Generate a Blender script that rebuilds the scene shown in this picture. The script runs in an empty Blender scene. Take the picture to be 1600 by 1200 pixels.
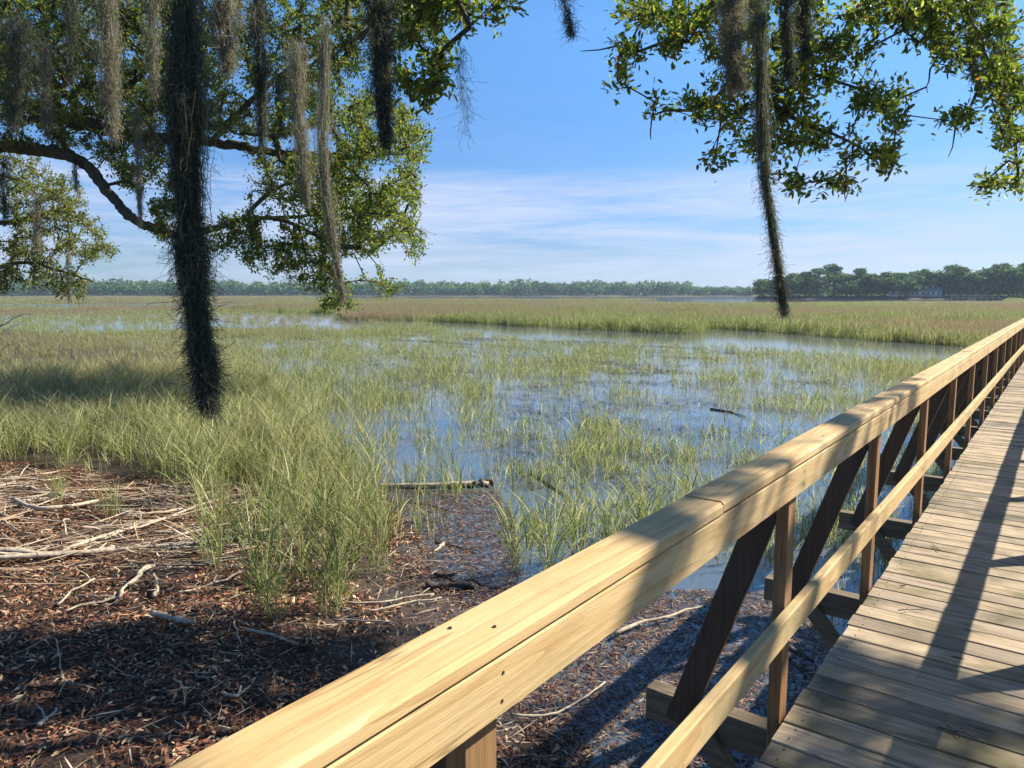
import bpy, math, random
import numpy as np
from mathutils import Vector, Quaternion

random.seed(7)
rng = np.random.default_rng(7)
S = bpy.context.scene
C = S.collection
rad = math.radians

# ------------------------------------------------------------------ camera
F, CX, CY = 1150.0, 800.0, 600.0           # focal length in photo pixels
YAW, PITCH, EYE = rad(36.9), math.atan(140/1150), 1.6
cam = bpy.data.objects.new('camera', bpy.data.cameras.new('camera'))
C.objects.link(cam)
cam.location = (0, 0, EYE)
cam.rotation_euler = (math.pi/2 - PITCH, 0, YAW)
cam.data.sensor_width = 36
cam.data.lens = F/1600*36
cam.data.clip_start, cam.data.clip_end = 0.05, 12000
S.camera = cam

# ------------------------------------------------------------------ light
SUNV = Vector((.70, 1.03, 1.0)).normalized()  # towards the sun
sun_el = math.asin(SUNV.z)
sun_az = math.atan2(SUNV.x, SUNV.y)          # clockwise from +Y
L = bpy.data.objects.new('sun', bpy.data.lights.new('sun', 'SUN'))
C.objects.link(L)
L.data.energy = 5.0
L.data.angle = rad(0.53)
L.data.color = (1.0, .93, .80)
L.rotation_euler = SUNV.to_track_quat('Z', 'Y').to_euler()
S.view_settings.view_transform = 'Standard'
S.view_settings.look = 'None'
S.view_settings.gamma = 1
S.view_settings.exposure = 1.12
S.cycles.max_bounces = 8
S.cycles.transparent_max_bounces = 8
S.cycles.sample_clamp_indirect = 4
S.cycles.use_denoising = True

class NT:
    """tiny node helper"""
    def __init__(s, tree): s.t = tree; tree.nodes.clear()
    def n(s, kind, ins=None, **props):
        nd = s.t.nodes.new(kind)
        for k, v in props.items(): setattr(nd, k, v)
        for k, v in (ins or {}).items():
            sock = nd.inputs[k]
            if hasattr(v, 'is_output'): s.t.links.new(v, sock)
            elif v is not None: sock.default_value = v
        return nd
    def ramp(s, fac, stops, interp='LINEAR'):
        nd = s.t.nodes.new('ShaderNodeValToRGB')
        cr = nd.color_ramp; cr.interpolation = interp
        while len(cr.elements) < len(stops): cr.elements.new(.5)
        for e, (p, c) in zip(cr.elements, stops):
            e.position = p; e.color = (*c, 1) if len(c) == 3 else c
        s.t.links.new(fac, nd.inputs['Fac'])
        return nd.outputs['Color']
    def mix(s, fac, a, b, mode='MIX'):
        nd = s.t.nodes.new('ShaderNodeMix'); nd.data_type = 'RGBA'; nd.blend_type = mode
        for k, v in ((0, fac), (6, a), (7, b)):
            if hasattr(v, 'is_output'): s.t.links.new(v, nd.inputs[k])
            elif k == 0: nd.inputs[k].default_value = v
            else: nd.inputs[k].default_value = (*v, 1) if len(v) == 3 else v
        return nd.outputs[2]
    def math(s, op, a, b=0.0, c=None, clamp=False):
        nd = s.t.nodes.new('ShaderNodeMath'); nd.operation = op; nd.use_clamp = clamp
        for i, v in enumerate((a, b) if c is None else (a, b, c)):
            if hasattr(v, 'is_output'): s.t.links.new(v, nd.inputs[i])
            else: nd.inputs[i].default_value = v
        return nd.outputs[0]
    def noise(s, vec, scale, detail=4, rough=.55, dist=0.0):
        nd = s.n('ShaderNodeTexNoise', {'Scale': scale, 'Detail': detail, 'Roughness': rough, 'Distortion': dist})
        if vec is not None: s.t.links.new(vec, nd.inputs['Vector'])
        return nd.outputs['Fac']

# ------------------------------------------------------------------ sky
W = bpy.data.worlds.new('World'); S.world = W; W.use_nodes = True
t = NT(W.node_tree)
sky = t.n('ShaderNodeTexSky', sky_type='NISHITA', sun_disc=False, sun_elevation=sun_el, sun_rotation=sun_az,
          altitude=0, air_density=1.0, dust_density=0.3, ozone_density=2.0)
tc = t.n('ShaderNodeTexCoord').outputs['Generated']
sep = t.n('ShaderNodeSeparateXYZ', {0: tc})
mp = t.n('ShaderNodeMapping', {'Vector': tc, 'Scale': (2.2, 2.2, 22.0), 'Location': (3.1, .4, .35)}).outputs[0]
n1 = t.noise(mp, 1.3, 7, .6, .6)
n2 = t.noise(t.n('ShaderNodeMapping', {'Vector': tc, 'Scale': (5, 5, 60), 'Location': (1.3, 5.4, 0)}).outputs[0], 2.0, 6, .65, 1.0)
wisps = t.math('ADD', t.math('MULTIPLY', n1, .7), t.math('MULTIPLY', n2, .3))
wisps = t.ramp(wisps, [(.36, (0, 0, 0)), (.66, (1, 1, 1))])
band = t.ramp(sep.outputs['Z'], [(0.0, (.55,)*3), (.06, (1,)*3), (.135, (.9,)*3), (.165, (.10,)*3), (.3, (.03,)*3)])
cl = t.math('MULTIPLY', wisps, band)
cl = t.math('MULTIPLY', cl, 1.05, clamp=True)
hsv = t.n('ShaderNodeHueSaturation', {'Color': sky.outputs[0], 'Saturation': 1.12, 'Value': 1.0}).outputs[0]
grad = t.ramp(sep.outputs['Z'], [(0.0, (.31, .44, .71)), (.05, (.33, .43, .67)), (.21, (.40, .60, .83)), (.33, (.55, .81, 1.0)), (.8, (.5, .62, .75))])
hsv = t.mix(1.0, hsv, grad, 'MULTIPLY')
skyc = t.mix(cl, hsv, (3.5, 3.9, 5.1))
bg = t.n('ShaderNodeBackground', {'Color': skyc, 'Strength': 0.092})
t.n('ShaderNodeOutputWorld', {'Surface': bg.outputs[0]})

# ------------------------------------------------------------------ projection helpers
cy_, sy_, cp_, sp_ = math.cos(YAW), math.sin(YAW), math.cos(PITCH), math.sin(PITCH)
RIGHT = np.array([cy_, sy_, 0]); FH = np.array([-sy_, cy_, 0])
FWD = FH*cp_ + np.array([0, 0, -sp_]); UP = FH*sp_ + np.array([0, 0, cp_])
EYEP = np.array([0, 0, EYE])
WZ = -0.90                                    # water level (deck top is z = 0)
def P(px, py, d):
    return EYEP + d*(FWD + RIGHT*(px-CX)/F + UP*(CY-py)/F)
def G(px, py, z=WZ):
    r = FWD + RIGHT*(px-CX)/F + UP*(CY-py)/F
    return EYEP + r*((z-EYE)/r[2])
def proj(p):
    q = np.asarray(p) - EYEP
    d = q@FWD
    d = np.where(np.abs(d) < 1e-6, 1e-6, d)
    return CX + F*(q@RIGHT)/d, CY - F*(q@UP)/d, d

# ------------------------------------------------------------------ mesh helpers
def mesh_np(name, V, faces, mats=None, smooth=False, attrs=None, fmat=None):
    """faces: list of int arrays (n,k)"""
    me = bpy.data.meshes.new(name)
    V = np.asarray(V, dtype=np.float32).reshape(-1, 3)
    faces = [np.asarray(f, dtype=np.int32) for f in faces if len(f)]
    me.vertices.add(len(V)); me.vertices.foreach_set('co', V.ravel())
    nl = sum(f.size for f in faces); npol = sum(len(f) for f in faces)
    me.loops.add(nl); me.polygons.add(npol)
    me.loops.foreach_set('vertex_index', np.concatenate([f.ravel() for f in faces]))
    tot = np.concatenate([np.full(len(f), f.shape[1], dtype=np.int32) for f in faces])
    start = np.concatenate([[0], np.cumsum(tot)[:-1]]).astype(np.int32)
    me.polygons.foreach_set('loop_start', start)
    me.polygons.foreach_set('loop_total', tot)
    me.polygons.foreach_set('use_smooth', np.full(npol, bool(smooth)))
    for m in (mats or []): me.materials.append(m)
    if fmat is not None: me.polygons.foreach_set('material_index', np.asarray(fmat, dtype=np.int32))
    for k, (ty, dom, arr) in (attrs or {}).items():
        a = me.attributes.new(k, ty, dom)
        a.data.foreach_set('vector' if ty == 'FLOAT_VECTOR' else 'value', np.asarray(arr, dtype=np.float32 if ty != 'INT' else np.int32).ravel())
    me.update(calc_edges=True); me.validate()
    return me
def link(name, data, parent=None, loc=(0, 0, 0), rot=(0, 0, 0), scale=(1, 1, 1)):
    o = bpy.data.objects.new(name, data); C.objects.link(o)
    o.location = loc; o.rotation_euler = rot; o.scale = scale
    if parent: o.parent = parent
    return o
def tag(o, label=None, cat=None, group=None, kind=None):
    if label: o['label'] = label
    if cat: o['category'] = cat
    if group: o['group'] = group
    if kind: o['kind'] = kind
    return o
class Acc:
    def __init__(s): s.V = []; s.F = {}; s.n = 0
    def add(s, V, faces):
        V = np.asarray(V, dtype=float).reshape(-1, 3)
        for f in faces:
            f = np.asarray(f, dtype=np.int64)
            s.F.setdefault(f.shape[1], []).append(f + s.n)
        s.V.append(V); s.n += len(V)
    def mesh(s, name, mats, smooth=False):
        return mesh_np(name, np.concatenate(s.V), [np.concatenate(v) for v in s.F.values()], mats, smooth)
def ribbons(Pt, Wd, side):
    """Pt (N,K,3), Wd (N,K) or scalar, side (N,3) or (N,K,3) -> verts, quads"""
    N, K, _ = Pt.shape
    if side.ndim == 2: side = side[:, None, :]
    Wd = np.broadcast_to(np.asarray(Wd, dtype=float), (N, K)) if not np.isscalar(Wd) else np.full((N, K), Wd)
    V = np.stack([Pt - side*Wd[..., None]/2, Pt + side*Wd[..., None]/2], axis=2).reshape(-1, 3)
    b = (np.arange(N)*K*2)[:, None] + (np.arange(K-1)*2)[None, :]
    b = b.ravel()
    return V, np.stack([b, b+1, b+3, b+2], axis=1)
def unit(a): return a/np.maximum(np.linalg.norm(a, axis=-1, keepdims=True), 1e-9)
def tube(pts, rads, sides=8, rough=0.0, cap=True):
    pts = np.asarray(pts, dtype=float); n = len(pts)
    rads = np.broadcast_to(np.asarray(rads, dtype=float), (n,))
    T = unit(np.gradient(pts, axis=0))
    ref = np.array([0, 0, 1.0]) if abs(T[0][2]) < .9 else np.array([1.0, 0, 0])
    u = unit(np.cross(T[0], ref)); V = []
    for i in range(n):
        u = unit(u - T[i]*(u@T[i])); w = np.cross(T[i], u)
        a = np.arange(sides)*2*np.pi/sides
        rr = rads[i]*(1 + rough*rng.normal(size=sides))
        V.append(pts[i] + (np.cos(a)*rr)[:, None]*u + (np.sin(a)*rr)[:, None]*w)
    V = np.concatenate(V); k = np.arange(sides)
    F = [np.stack([i*sides+k, i*sides+(k+1) % sides, (i+1)*sides+(k+1) % sides, (i+1)*sides+k], axis=1) for i in range(n-1)]
    faces = [np.concatenate(F)]
    if cap:
        faces.append(k[::-1][None, :]); faces.append((k+(n-1)*sides)[None, :])
    return V, faces
def smoothline(pts, n):
    """Catmull-Rom through pts, n samples"""
    p = np.asarray(pts, dtype=float); p = np.vstack([2*p[0]-p[1], p, 2*p[-1]-p[-2]])
    m = len(p)-3; out = []
    for s in np.linspace(0, m-1e-6, n):
        i = int(s); f = s-i; a, b, c, d = p[i:i+4]
        out.append(.5*((2*b) + (c-a)*f + (2*a-5*b+4*c-d)*f*f + (-a+3*b-3*c+d)*f**3))
    return np.array(out)
def box(x0, x1, y0, y1, z0, z1, bev=.004):
    """a bevelled board: octagonal section along its longest axis"""
    d = [x1-x0, y1-y0, z1-z0]; ax = int(np.argmax(d)); b = min(bev, min(d)*.3)
    o = [i for i in range(3) if i != ax]; lo = [x0, y0, z0]; hi = [x1, y1, z1]
    A0, A1, B0, B1 = lo[o[0]], hi[o[0]], lo[o[1]], hi[o[1]]
    sec = [(A0+b, B0), (A1-b, B0), (A1, B0+b), (A1, B1-b), (A1-b, B1), (A0+b, B1), (A0, B1-b), (A0, B0+b)]
    V = []
    for e in (lo[ax], hi[ax]):
        for a_, b_ in sec:
            v = [0, 0, 0]; v[ax] = e; v[o[0]] = a_; v[o[1]] = b_; V.append(v)
    k = np.arange(8)
    F = [np.stack([k, (k+1) % 8, (k+1) % 8+8, k+8], axis=1), k[::-1][None], (k+8)[None]]
    return np.array(V), F
def beam(a, b, wdir, w, th):
    """a board from a to b; w along wdir, th across"""
    a, b, wdir = map(lambda q: np.asarray(q, float), (a, b, wdir))
    T = unit(b-a); u = unit(wdir - T*(wdir@T)); v = np.cross(T, u); c = .004
    V = []
    for e in (a, b):
        for s1, s2, k1, k2 in ((-1, -1, 1, 0), (1, -1, -1, 0), (1, -1, 0, 1), (1, 1, 0, -1), (1, 1, -1, 0), (-1, 1, 1, 0), (-1, 1, 0, -1), (-1, -1, 0, 1)):
            V.append(e + u*(s1*w/2+k1*c) + v*(s2*th/2+k2*c))
    k = np.arange(8)
    return np.array(V), [np.stack([k, (k+1) % 8, (k+1) % 8+8, k+8], axis=1), k[::-1][None], (k+8)[None]]
def one(name, vf, mat, parent=None, smooth=False):
    a = Acc(); a.add(*vf)
    return link(name, a.mesh(name, [mat], smooth), parent)

# ------------------------------------------------------------------ materials
def material(name):
    m = bpy.data.materials.new(name); m.use_nodes = True
    return m, NT(m.node_tree)
def surf(t, sh, disp=None):
    o = t.n('ShaderNodeOutputMaterial', {'Surface': sh})
def principled(t, col, rough=.7, normal=None, **ins):
    d = {'Base Color': col if hasattr(col, 'is_output') else (*col, 1), 'Roughness': rough}
    for k, v in ins.items(): d[k.replace('_', ' ')] = v
    if normal is not None: d['Normal'] = normal
    return t.n('ShaderNodeBsdfPrincipled', d).outputs[0]
def bump(t, h, strength=.4, dist=.01):
    return t.n('ShaderNodeBump', {'Height': h, 'Strength': strength, 'Distance': dist}).outputs[0]
def wood(name, pale, mid, dark, axis=1, vary=.2, stain=(.2, .19, .12), stain_amt=.3, rough=.75, knots=True, gscale=1.0):
    m, t = material(name)
    tc = t.n('ShaderNodeTexCoord').outputs['Object']
    isl = t.n('ShaderNodeNewGeometry').outputs['Random Per Island']
    off = t.n('ShaderNodeCombineXYZ', {0: t.math('MULTIPLY', isl, 17.0), 1: t.math('MULTIPLY', isl, 41.0), 2: t.math('MULTIPLY', isl, 7.0)}).outputs[0]
    v = t.n('ShaderNodeVectorMath', {0: tc, 1: off}, operation='ADD').outputs[0]
    sc = [1, 1, 1]; sc[axis] = .06
    st = t.n('ShaderNodeMapping', {'Vector': v, 'Scale': tuple(sc)}).outputs[0]
    warp = t.noise(st, 9, 3, .5)
    rings = t.n('ShaderNodeTexNoise', {'Vector': st, 'Scale': 60*gscale, 'Detail': 3, 'Roughness': .6, 'Distortion': .8}).outputs['Fac']
    fine = t.noise(st, 260*gscale, 3, .7)
    # growth rings: repeating bands of a low-frequency field
    band = t.math('FRACT', t.math('MULTIPLY', t.noise(st, 5.0*gscale, 2, .4, .3), 14.0))
    band = t.math('SUBTRACT', 1.0, band)
    g = t.math('ADD', t.math('MULTIPLY', rings, .5), t.math('MULTIPLY', band, .24))
    g = t.math('ADD', g, t.math('MULTIPLY', fine, .25))
    col = t.ramp(g, [(.30, pale), (.56, mid), (.86, dark)])
    # knots
    if knots:
        sk = [1, 1, 1]; sk[axis] = .42
        kv = t.n('ShaderNodeMapping', {'Vector': v, 'Scale': tuple(sk)}).outputs[0]
        vo = t.n('ShaderNodeTexVoronoi', {'Vector': kv, 'Scale': 5.5}).outputs['Distance']
        kf = t.ramp(vo, [(.0, (1, 1, 1)), (.05, (.9, .9, .9)), (.08, (.3,)*3), (.17, (0, 0, 0))])
        col = t.mix(kf, col, tuple(c*.42 for c in dark))
    ck = t.math('ABSOLUTE', t.math('SUBTRACT', t.noise(st, 13*gscale, 3, .5), .5))
    ckm = t.math('MULTIPLY', t.ramp(ck, [(0, (1, 1, 1)), (.007, (.6,)*3), (.013, (0, 0, 0))]), t.ramp(t.noise(v, 3.1, 3), [(.45, (0, 0, 0)), (.6, (1, 1, 1))]))
    col = t.mix(t.math('MULTIPLY', ckm, .7), col, tuple(c*.5 for c in dark))
    blot = t.noise(v, 2.3, 4, .6)
    bf = t.ramp(blot, [(.46, (0, 0, 0)), (.66, (1, 1, 1))])
    col = t.mix(t.math('MULTIPLY', bf, stain_amt), col, stain)
    val = t.math('ADD', 1-vary/2, t.math('MULTIPLY', isl, vary))
    hsv = t.n('ShaderNodeHueSaturation', {'Color': col, 'Value': val, 'Saturation': t.math('ADD', .88, t.math('MULTIPLY', isl, .2))}).outputs[0]
    nrm = bump(t, t.math('ADD', t.math('MULTIPLY', rings, .6), t.math('MULTIPLY', fine, .6)), .45, .004)
    surf(t, principled(t, hsv, rough, nrm, Specular_IOR_Level=.25))
    return m
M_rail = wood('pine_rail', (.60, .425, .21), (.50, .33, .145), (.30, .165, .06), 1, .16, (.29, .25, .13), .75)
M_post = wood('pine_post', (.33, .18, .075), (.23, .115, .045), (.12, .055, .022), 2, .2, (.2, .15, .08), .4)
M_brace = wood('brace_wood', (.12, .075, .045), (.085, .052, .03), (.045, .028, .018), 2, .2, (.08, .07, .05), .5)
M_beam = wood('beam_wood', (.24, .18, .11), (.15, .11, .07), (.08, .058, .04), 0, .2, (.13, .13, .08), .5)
M_deck = wood('deck_wood', (.46, .36, .245), (.31, .235, .15), (.12, .085, .05), 0, .6, (.12, .105, .05), .9, .8, gscale=.8)

m, t = material('dull_screw'); surf(t, principled(t, (.07, .06, .055), .5, Metallic=.6)); M_screw = m
def random_mat(name, stops, rough=.8, trans=None, spec=.3, blot=0):
    m, t = material(name)
    isl = t.n('ShaderNodeNewGeometry').outputs['Random Per Island']
    col = t.ramp(isl, stops)
    if blot:
        pos = t.n('ShaderNodeNewGeometry').outputs['Position']
        nz = t.noise(pos, blot, 3)
        col = t.n('ShaderNodeHueSaturation', {'Color': col, 'Value': t.math('ADD', .15, t.math('MULTIPLY', nz, 1.7))}).outputs[0]
    sh = principled(t, col, rough, Specular_IOR_Level=spec)
    if trans:
        tcol = t.n('ShaderNodeMix', data_type='RGBA', blend_type='MULTIPLY')
        tcol.inputs[0].default_value = 1; t.t.links.new(col, tcol.inputs[6]); tcol.inputs[7].default_value = (*trans[1], 1)
        tr = t.n('ShaderNodeBsdfTranslucent', {'Color': tcol.outputs[2]}).outputs[0]
        sh = t.n('ShaderNodeMixShader', {0: trans[0], 1: sh, 2: tr}).outputs[0]
    surf(t, sh)
    return m
M_leaf = random_mat('oak_leaf', [(0, (.036, .062, .014)), (.5, (.088, .128, .026)), (.94, (.19, .225, .055)), (1, (.22, .12, .035))], .45, (.46, (2.4, 2.35, 1.05)), .4)
M_leafB = random_mat('yellowish_oak_leaf', [(0, (.08, .10, .025)), (.5, (.14, .165, .04)), (1, (.23, .24, .07))], .5, (.4, (1.8, 1.8, 1.2)), .3)
M_farleaf = random_mat('far_leaf', [(0, (.022, .060, .024)), (.5, (.070, .135, .055)), (1, (.21, .28, .12))], .7, (.3, (1.6, 1.7, 1)), .1, .25)
M_moss_dark = random_mat('moss_painted_shade', [(0, (.03, .038, .028)), (.6, (.08, .092, .062)), (1, (.22, .22, .15))], .9, (.38, (1.2, 1.2, 1.1)), .1)  # colour darkened to stand for canopy shade on the beards
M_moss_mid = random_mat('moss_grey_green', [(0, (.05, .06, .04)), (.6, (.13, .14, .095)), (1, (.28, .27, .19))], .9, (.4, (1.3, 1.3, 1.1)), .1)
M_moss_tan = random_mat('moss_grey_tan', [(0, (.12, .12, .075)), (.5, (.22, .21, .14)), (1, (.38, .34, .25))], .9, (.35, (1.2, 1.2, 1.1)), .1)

m, t = material('bark')
tc = t.n('ShaderNodeTexCoord').outputs['Object']
n = t.noise(tc, 22, 6, .7, .4); n2 = t.noise(tc, 2.5, 4)
col = t.mix(n2, t.ramp(n, [(.3, (.03, .022, .016)), (.7, (.16, .115, .075))]), t.ramp(n, [(.35, (.05, .045, .03)), (.7, (.17, .16, .11))]))
surf(t, principled(t, col, .9, bump(t, n, .9, .03), Specular_IOR_Level=.1)); M_bark = m

def grass_mat(name, green, yellow, brown, tipbrown=.6):
    m, t = material(name)
    tip = t.n('ShaderNodeAttribute', attribute_name='tip').outputs['Fac']
    dry = t.n('ShaderNodeAttribute', attribute_name='dry', attribute_type='INSTANCER').outputs['Fac']
    isl = t.n('ShaderNodeNewGeometry').outputs['Random Per Island']
    base = t.ramp(isl, [(0, tuple(c*.33 for c in green)), (.42, green), (.72, yellow), (1, (.68, .62, .36))])
    k = t.math('ADD', t.math('MULTIPLY', dry, 1.0), t.math('MULTIPLY', t.math('SUBTRACT', t.math('FRACT', t.math('MULTIPLY', isl, 17.3)), .5), .6))
    k = t.math('ADD', k, t.math('MULTIPLY', t.math('SUBTRACT', tip, .55), tipbrown), clamp=True)
    col = t.mix(k, base, brown)
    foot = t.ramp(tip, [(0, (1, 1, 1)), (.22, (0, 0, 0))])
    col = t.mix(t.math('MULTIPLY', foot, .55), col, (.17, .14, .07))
    sh = principled(t, col, .55, Specular_IOR_Level=.3)
    tr = t.n('ShaderNodeBsdfTranslucent', {'Color': t.mix(1.0, col, (1.25, 1.3, 1.0), 'MULTIPLY')}).outputs[0]
    surf(t, t.n('ShaderNodeMixShader', {0: .42, 1: sh, 2: tr}).outputs[0])
    return m
M_grass = grass_mat('cordgrass', (.165, .215, .065), (.41, .42, .16), (.29, .215, .15), .60)

# ground
m, t = material('mud')
geo = t.n('ShaderNodeNewGeometry'); pos = geo.outputs['Position']
n1 = t.noise(pos, 3.5, 6, .65); n2 = t.noise(pos, 38, 5, .7); n3 = t.noise(pos, .05, 3)
col = t.ramp(n2, [(.3, (.014, .010, .008)), (.55, (.06, .036, .022)), (.75, (.15, .095, .055))])
col = t.mix(t.ramp(n1, [(.45, (0, 0, 0)), (.65, (1, 1, 1))]), col, (.035, .024, .018))
z = t.n('ShaderNodeSeparateXYZ', {0: pos}).outputs['Z']
wet = t.n('ShaderNodeMapRange', {'Value': z, 'From Min': WZ, 'From Max': WZ+.10, 'To Min': .22, 'To Max': .85}).outputs[0]
surf(t, principled(t, col, wet, bump(t, t.math('ADD', n1, n2), .8, .03), Specular_IOR_Level=.4)); M_mud = m

m, t = material('water')
pos = t.n('ShaderNodeNewGeometry').outputs['Position']
w1 = t.noise(t.n('ShaderNodeMapping', {'Vector': pos, 'Scale': (1, 2.0, 1), 'Rotation': (0, 0, .6)}).outputs[0], 5.0, 4, .6)
w2 = t.noise(pos, .25, 2, .5)
patch = t.noise(pos, 1.1, 3, .6)
col = t.mix(t.ramp(patch, [(.4, (0, 0, 0)), (.7, (1, 1, 1))]), (.08, .105, .13), (.10, .105, .10))
sh = principled(t, col, .06, bump(t, t.math('ADD', t.math('MULTIPLY', w1, .6), w2), .05, .05), IOR=1.6)
surf(t, sh); M_water = m

M_litter = random_mat('dead_leaf', [(0, (.03, .014, .009)), (.32, (.10, .036, .018)), (.60, (.22, .085, .038)), (.82, (.33, .17, .09)), (1, (.60, .44, .27))], .65, None, .35, 2.0)
M_reed = random_mat('dead_reed', [(0, (.09, .055, .035)), (.35, (.22, .14, .085)), (.7, (.42, .32, .21)), (1, (.66, .56, .41))], .7, None, .3, 3.0)
M_floatdark = random_mat('dark_floating_stalk', [(0, (.008, .006, .005)), (.7, (.035, .024, .016)), (1, (.16, .12, .08))], .6, None, .3)
M_float = random_mat('floating_reed', [(0, (.014, .010, .008)), (.45, (.07, .035, .022)), (.75, (.17, .085, .05)), (.92, (.26, .18, .11)), (1, (.42, .34, .24))], .5, None, .4)
m, t = material('driftwood')
tc = t.n('ShaderNodeTexCoord').outputs['Object']
n = t.noise(tc, 30, 5, .7, .5)
surf(t, principled(t, t.ramp(n, [(.3, (.20, .16, .115)), (.52, (.42, .345, .25)), (.72, (.58, .50, .38))]), .85, bump(t, n, .7, .006))); M_drift = m
m, t = material('dark_driftwood')
tc = t.n('ShaderNodeTexCoord').outputs['Object']
n = t.noise(tc, 30, 5, .7, .5)
surf(t, principled(t, t.ramp(n, [(.3, (.012, .010, .008)), (.7, (.07, .05, .035))]), .6, bump(t, n, .7, .006))); M_darkdrift = m

# ------------------------------------------------------------------ terrain and water
shore_px = [(1150, 1700), (960, 1350), (850, 1120), (800, 1010), (750, 950), (710, 915), (655, 880), (615, 830), (580, 790), (560, 768), (545, 745),
            (500, 690), (455, 640), (400, 590), (300, 556), (150, 528), (0, 512), (-300, 500), (-900, 490)]
shore = np.array([G(*p)[:2] for p in shore_px])
land_poly = np.vstack([shore, [[-400, -60], [-60, -400], [400, -400], [60, -8], [3.0, -1.0], [.9, 0.6]]])
def in_poly(x, y, poly):
    x = np.asarray(x, float); y = np.asarray(y, float); ins = np.zeros(x.shape, bool); n = len(poly); j = n-1
    for i in range(n):
        xi, yi = poly[i]; xj, yj = poly[j]
        c = ((yi > y) != (yj > y)) & (x < (xj-xi)*(y-yi)/((yj-yi) if yj != yi else 1e-9)+xi)
        ins ^= c; j = i
    return ins
def dist_poly(x, y, poly):
    p = np.stack([x, y], -1); best = np.full(x.shape, 1e9); n = len(poly)
    for i in range(n):
        a = poly[i]; b = poly[(i+1) % n]; ab = b-a
        tt = np.clip(((p-a)@ab)/max(ab@ab, 1e-9), 0, 1)
        best = np.minimum(best, np.linalg.norm(p-a-tt[..., None]*ab, axis=-1))
    return best
def vnoise(x, y, seed=0):
    """value noise in 0..1, numpy"""
    xi = np.floor(x).astype(np.int64); yi = np.floor(y).astype(np.int64); fx = x-xi; fy = y-yi
    def h(a, b):
        k = (a*374761393 + b*668265263 + seed*974711) & 0x7fffffff
        k = ((k ^ (k >> 13))*1274126177) & 0x7fffffff
        return ((k ^ (k >> 16)) & 0xffff)/65535.0
    fx = fx*fx*(3-2*fx); fy = fy*fy*(3-2*fy)
    return (h(xi, yi)*(1-fx)+h(xi+1, yi)*fx)*(1-fy)+(h(xi, yi+1)*(1-fx)+h(xi+1, yi+1)*fx)*fy
def fbm(x, y, seed=0, o=3):
    s = 0; a = .5; tot = 0
    for i in range(o):
        s = s + a*vnoise(x*2**i+31*i, y*2**i-17*i, seed+i); tot += a; a *= .5
    return s/tot
def wpos(az, r):
    """azimuth (rad, clockwise from +Y)"""
    return math.sin(az)*r, math.cos(az)*r
def px_az(px): return math.atan2((px-CX)*cp_, F) - YAW
ISL0, ISL_D = px_az(1178), 420.0
def height(x, y):
    x = np.asarray(x, float); y = np.asarray(y, float)
    d = dist_poly(x, y, land_poly); ins = in_poly(x, y, land_poly)
    nz = fbm(x*1.3, y*1.3, 3)-.5; nf = fbm(x*7, y*7, 9)-.5
    land = WZ + np.minimum(.055*d, .22) + nz*.10*np.clip(d/.5, .1, 1) + nf*.03
    wat = WZ - np.minimum(.10*d, .35) + nf*.015
    z = np.where(ins, land, wat)
    r = np.hypot(x, y); az = np.arctan2(x, y)
    up = np.clip((r-895)/20, 0, 1)
    isl = ((r > ISL_D-4) & (az > ISL0+.002) & (az < .9))
    up = np.maximum(up, np.where(isl, np.clip((r-(ISL_D-4))/8, 0, 1), 0))
    return z*(1-up) + up*(WZ+.9 + 1.0*fbm(x*.02, y*.02, 5))
nr, na = 300, 720
r = np.concatenate([[0.0], .35*np.exp(np.linspace(0, math.log(7000/.35), nr-1))])
th = np.linspace(-np.pi, np.pi, na, endpoint=False)
R, A = np.meshgrid(r, th, indexing='ij')
X, Y = R*np.sin(A), R*np.cos(A)
Z = height(X, Y)
V = np.stack([X, Y, Z], -1).reshape(-1, 3)
i = np.arange(nr-1)[:, None]; j = np.arange(na)[None, :]
Fq = np.stack([i*na+j, i*na+(j+1) % na, (i+1)*na+(j+1) % na, (i+1)*na+j], -1).reshape(-1, 4)
Fq = Fq[:, ::-1]
terr = link('ground', mesh_np('ground', V, [Fq], [M_mud], True)); tag(terr, kind='structure')
q = 6500
wv = np.array([[-q, -q, WZ], [q, -q, WZ], [q, q, WZ], [-q, q, WZ]])
wat = link('water', mesh_np('water', wv, [np.array([[0, 1, 2, 3]])], [M_water])); tag(wat, kind='structure')
def gz(x, y): return np.maximum(height(np.atleast_1d(x), np.atleast_1d(y)), WZ)

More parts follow.
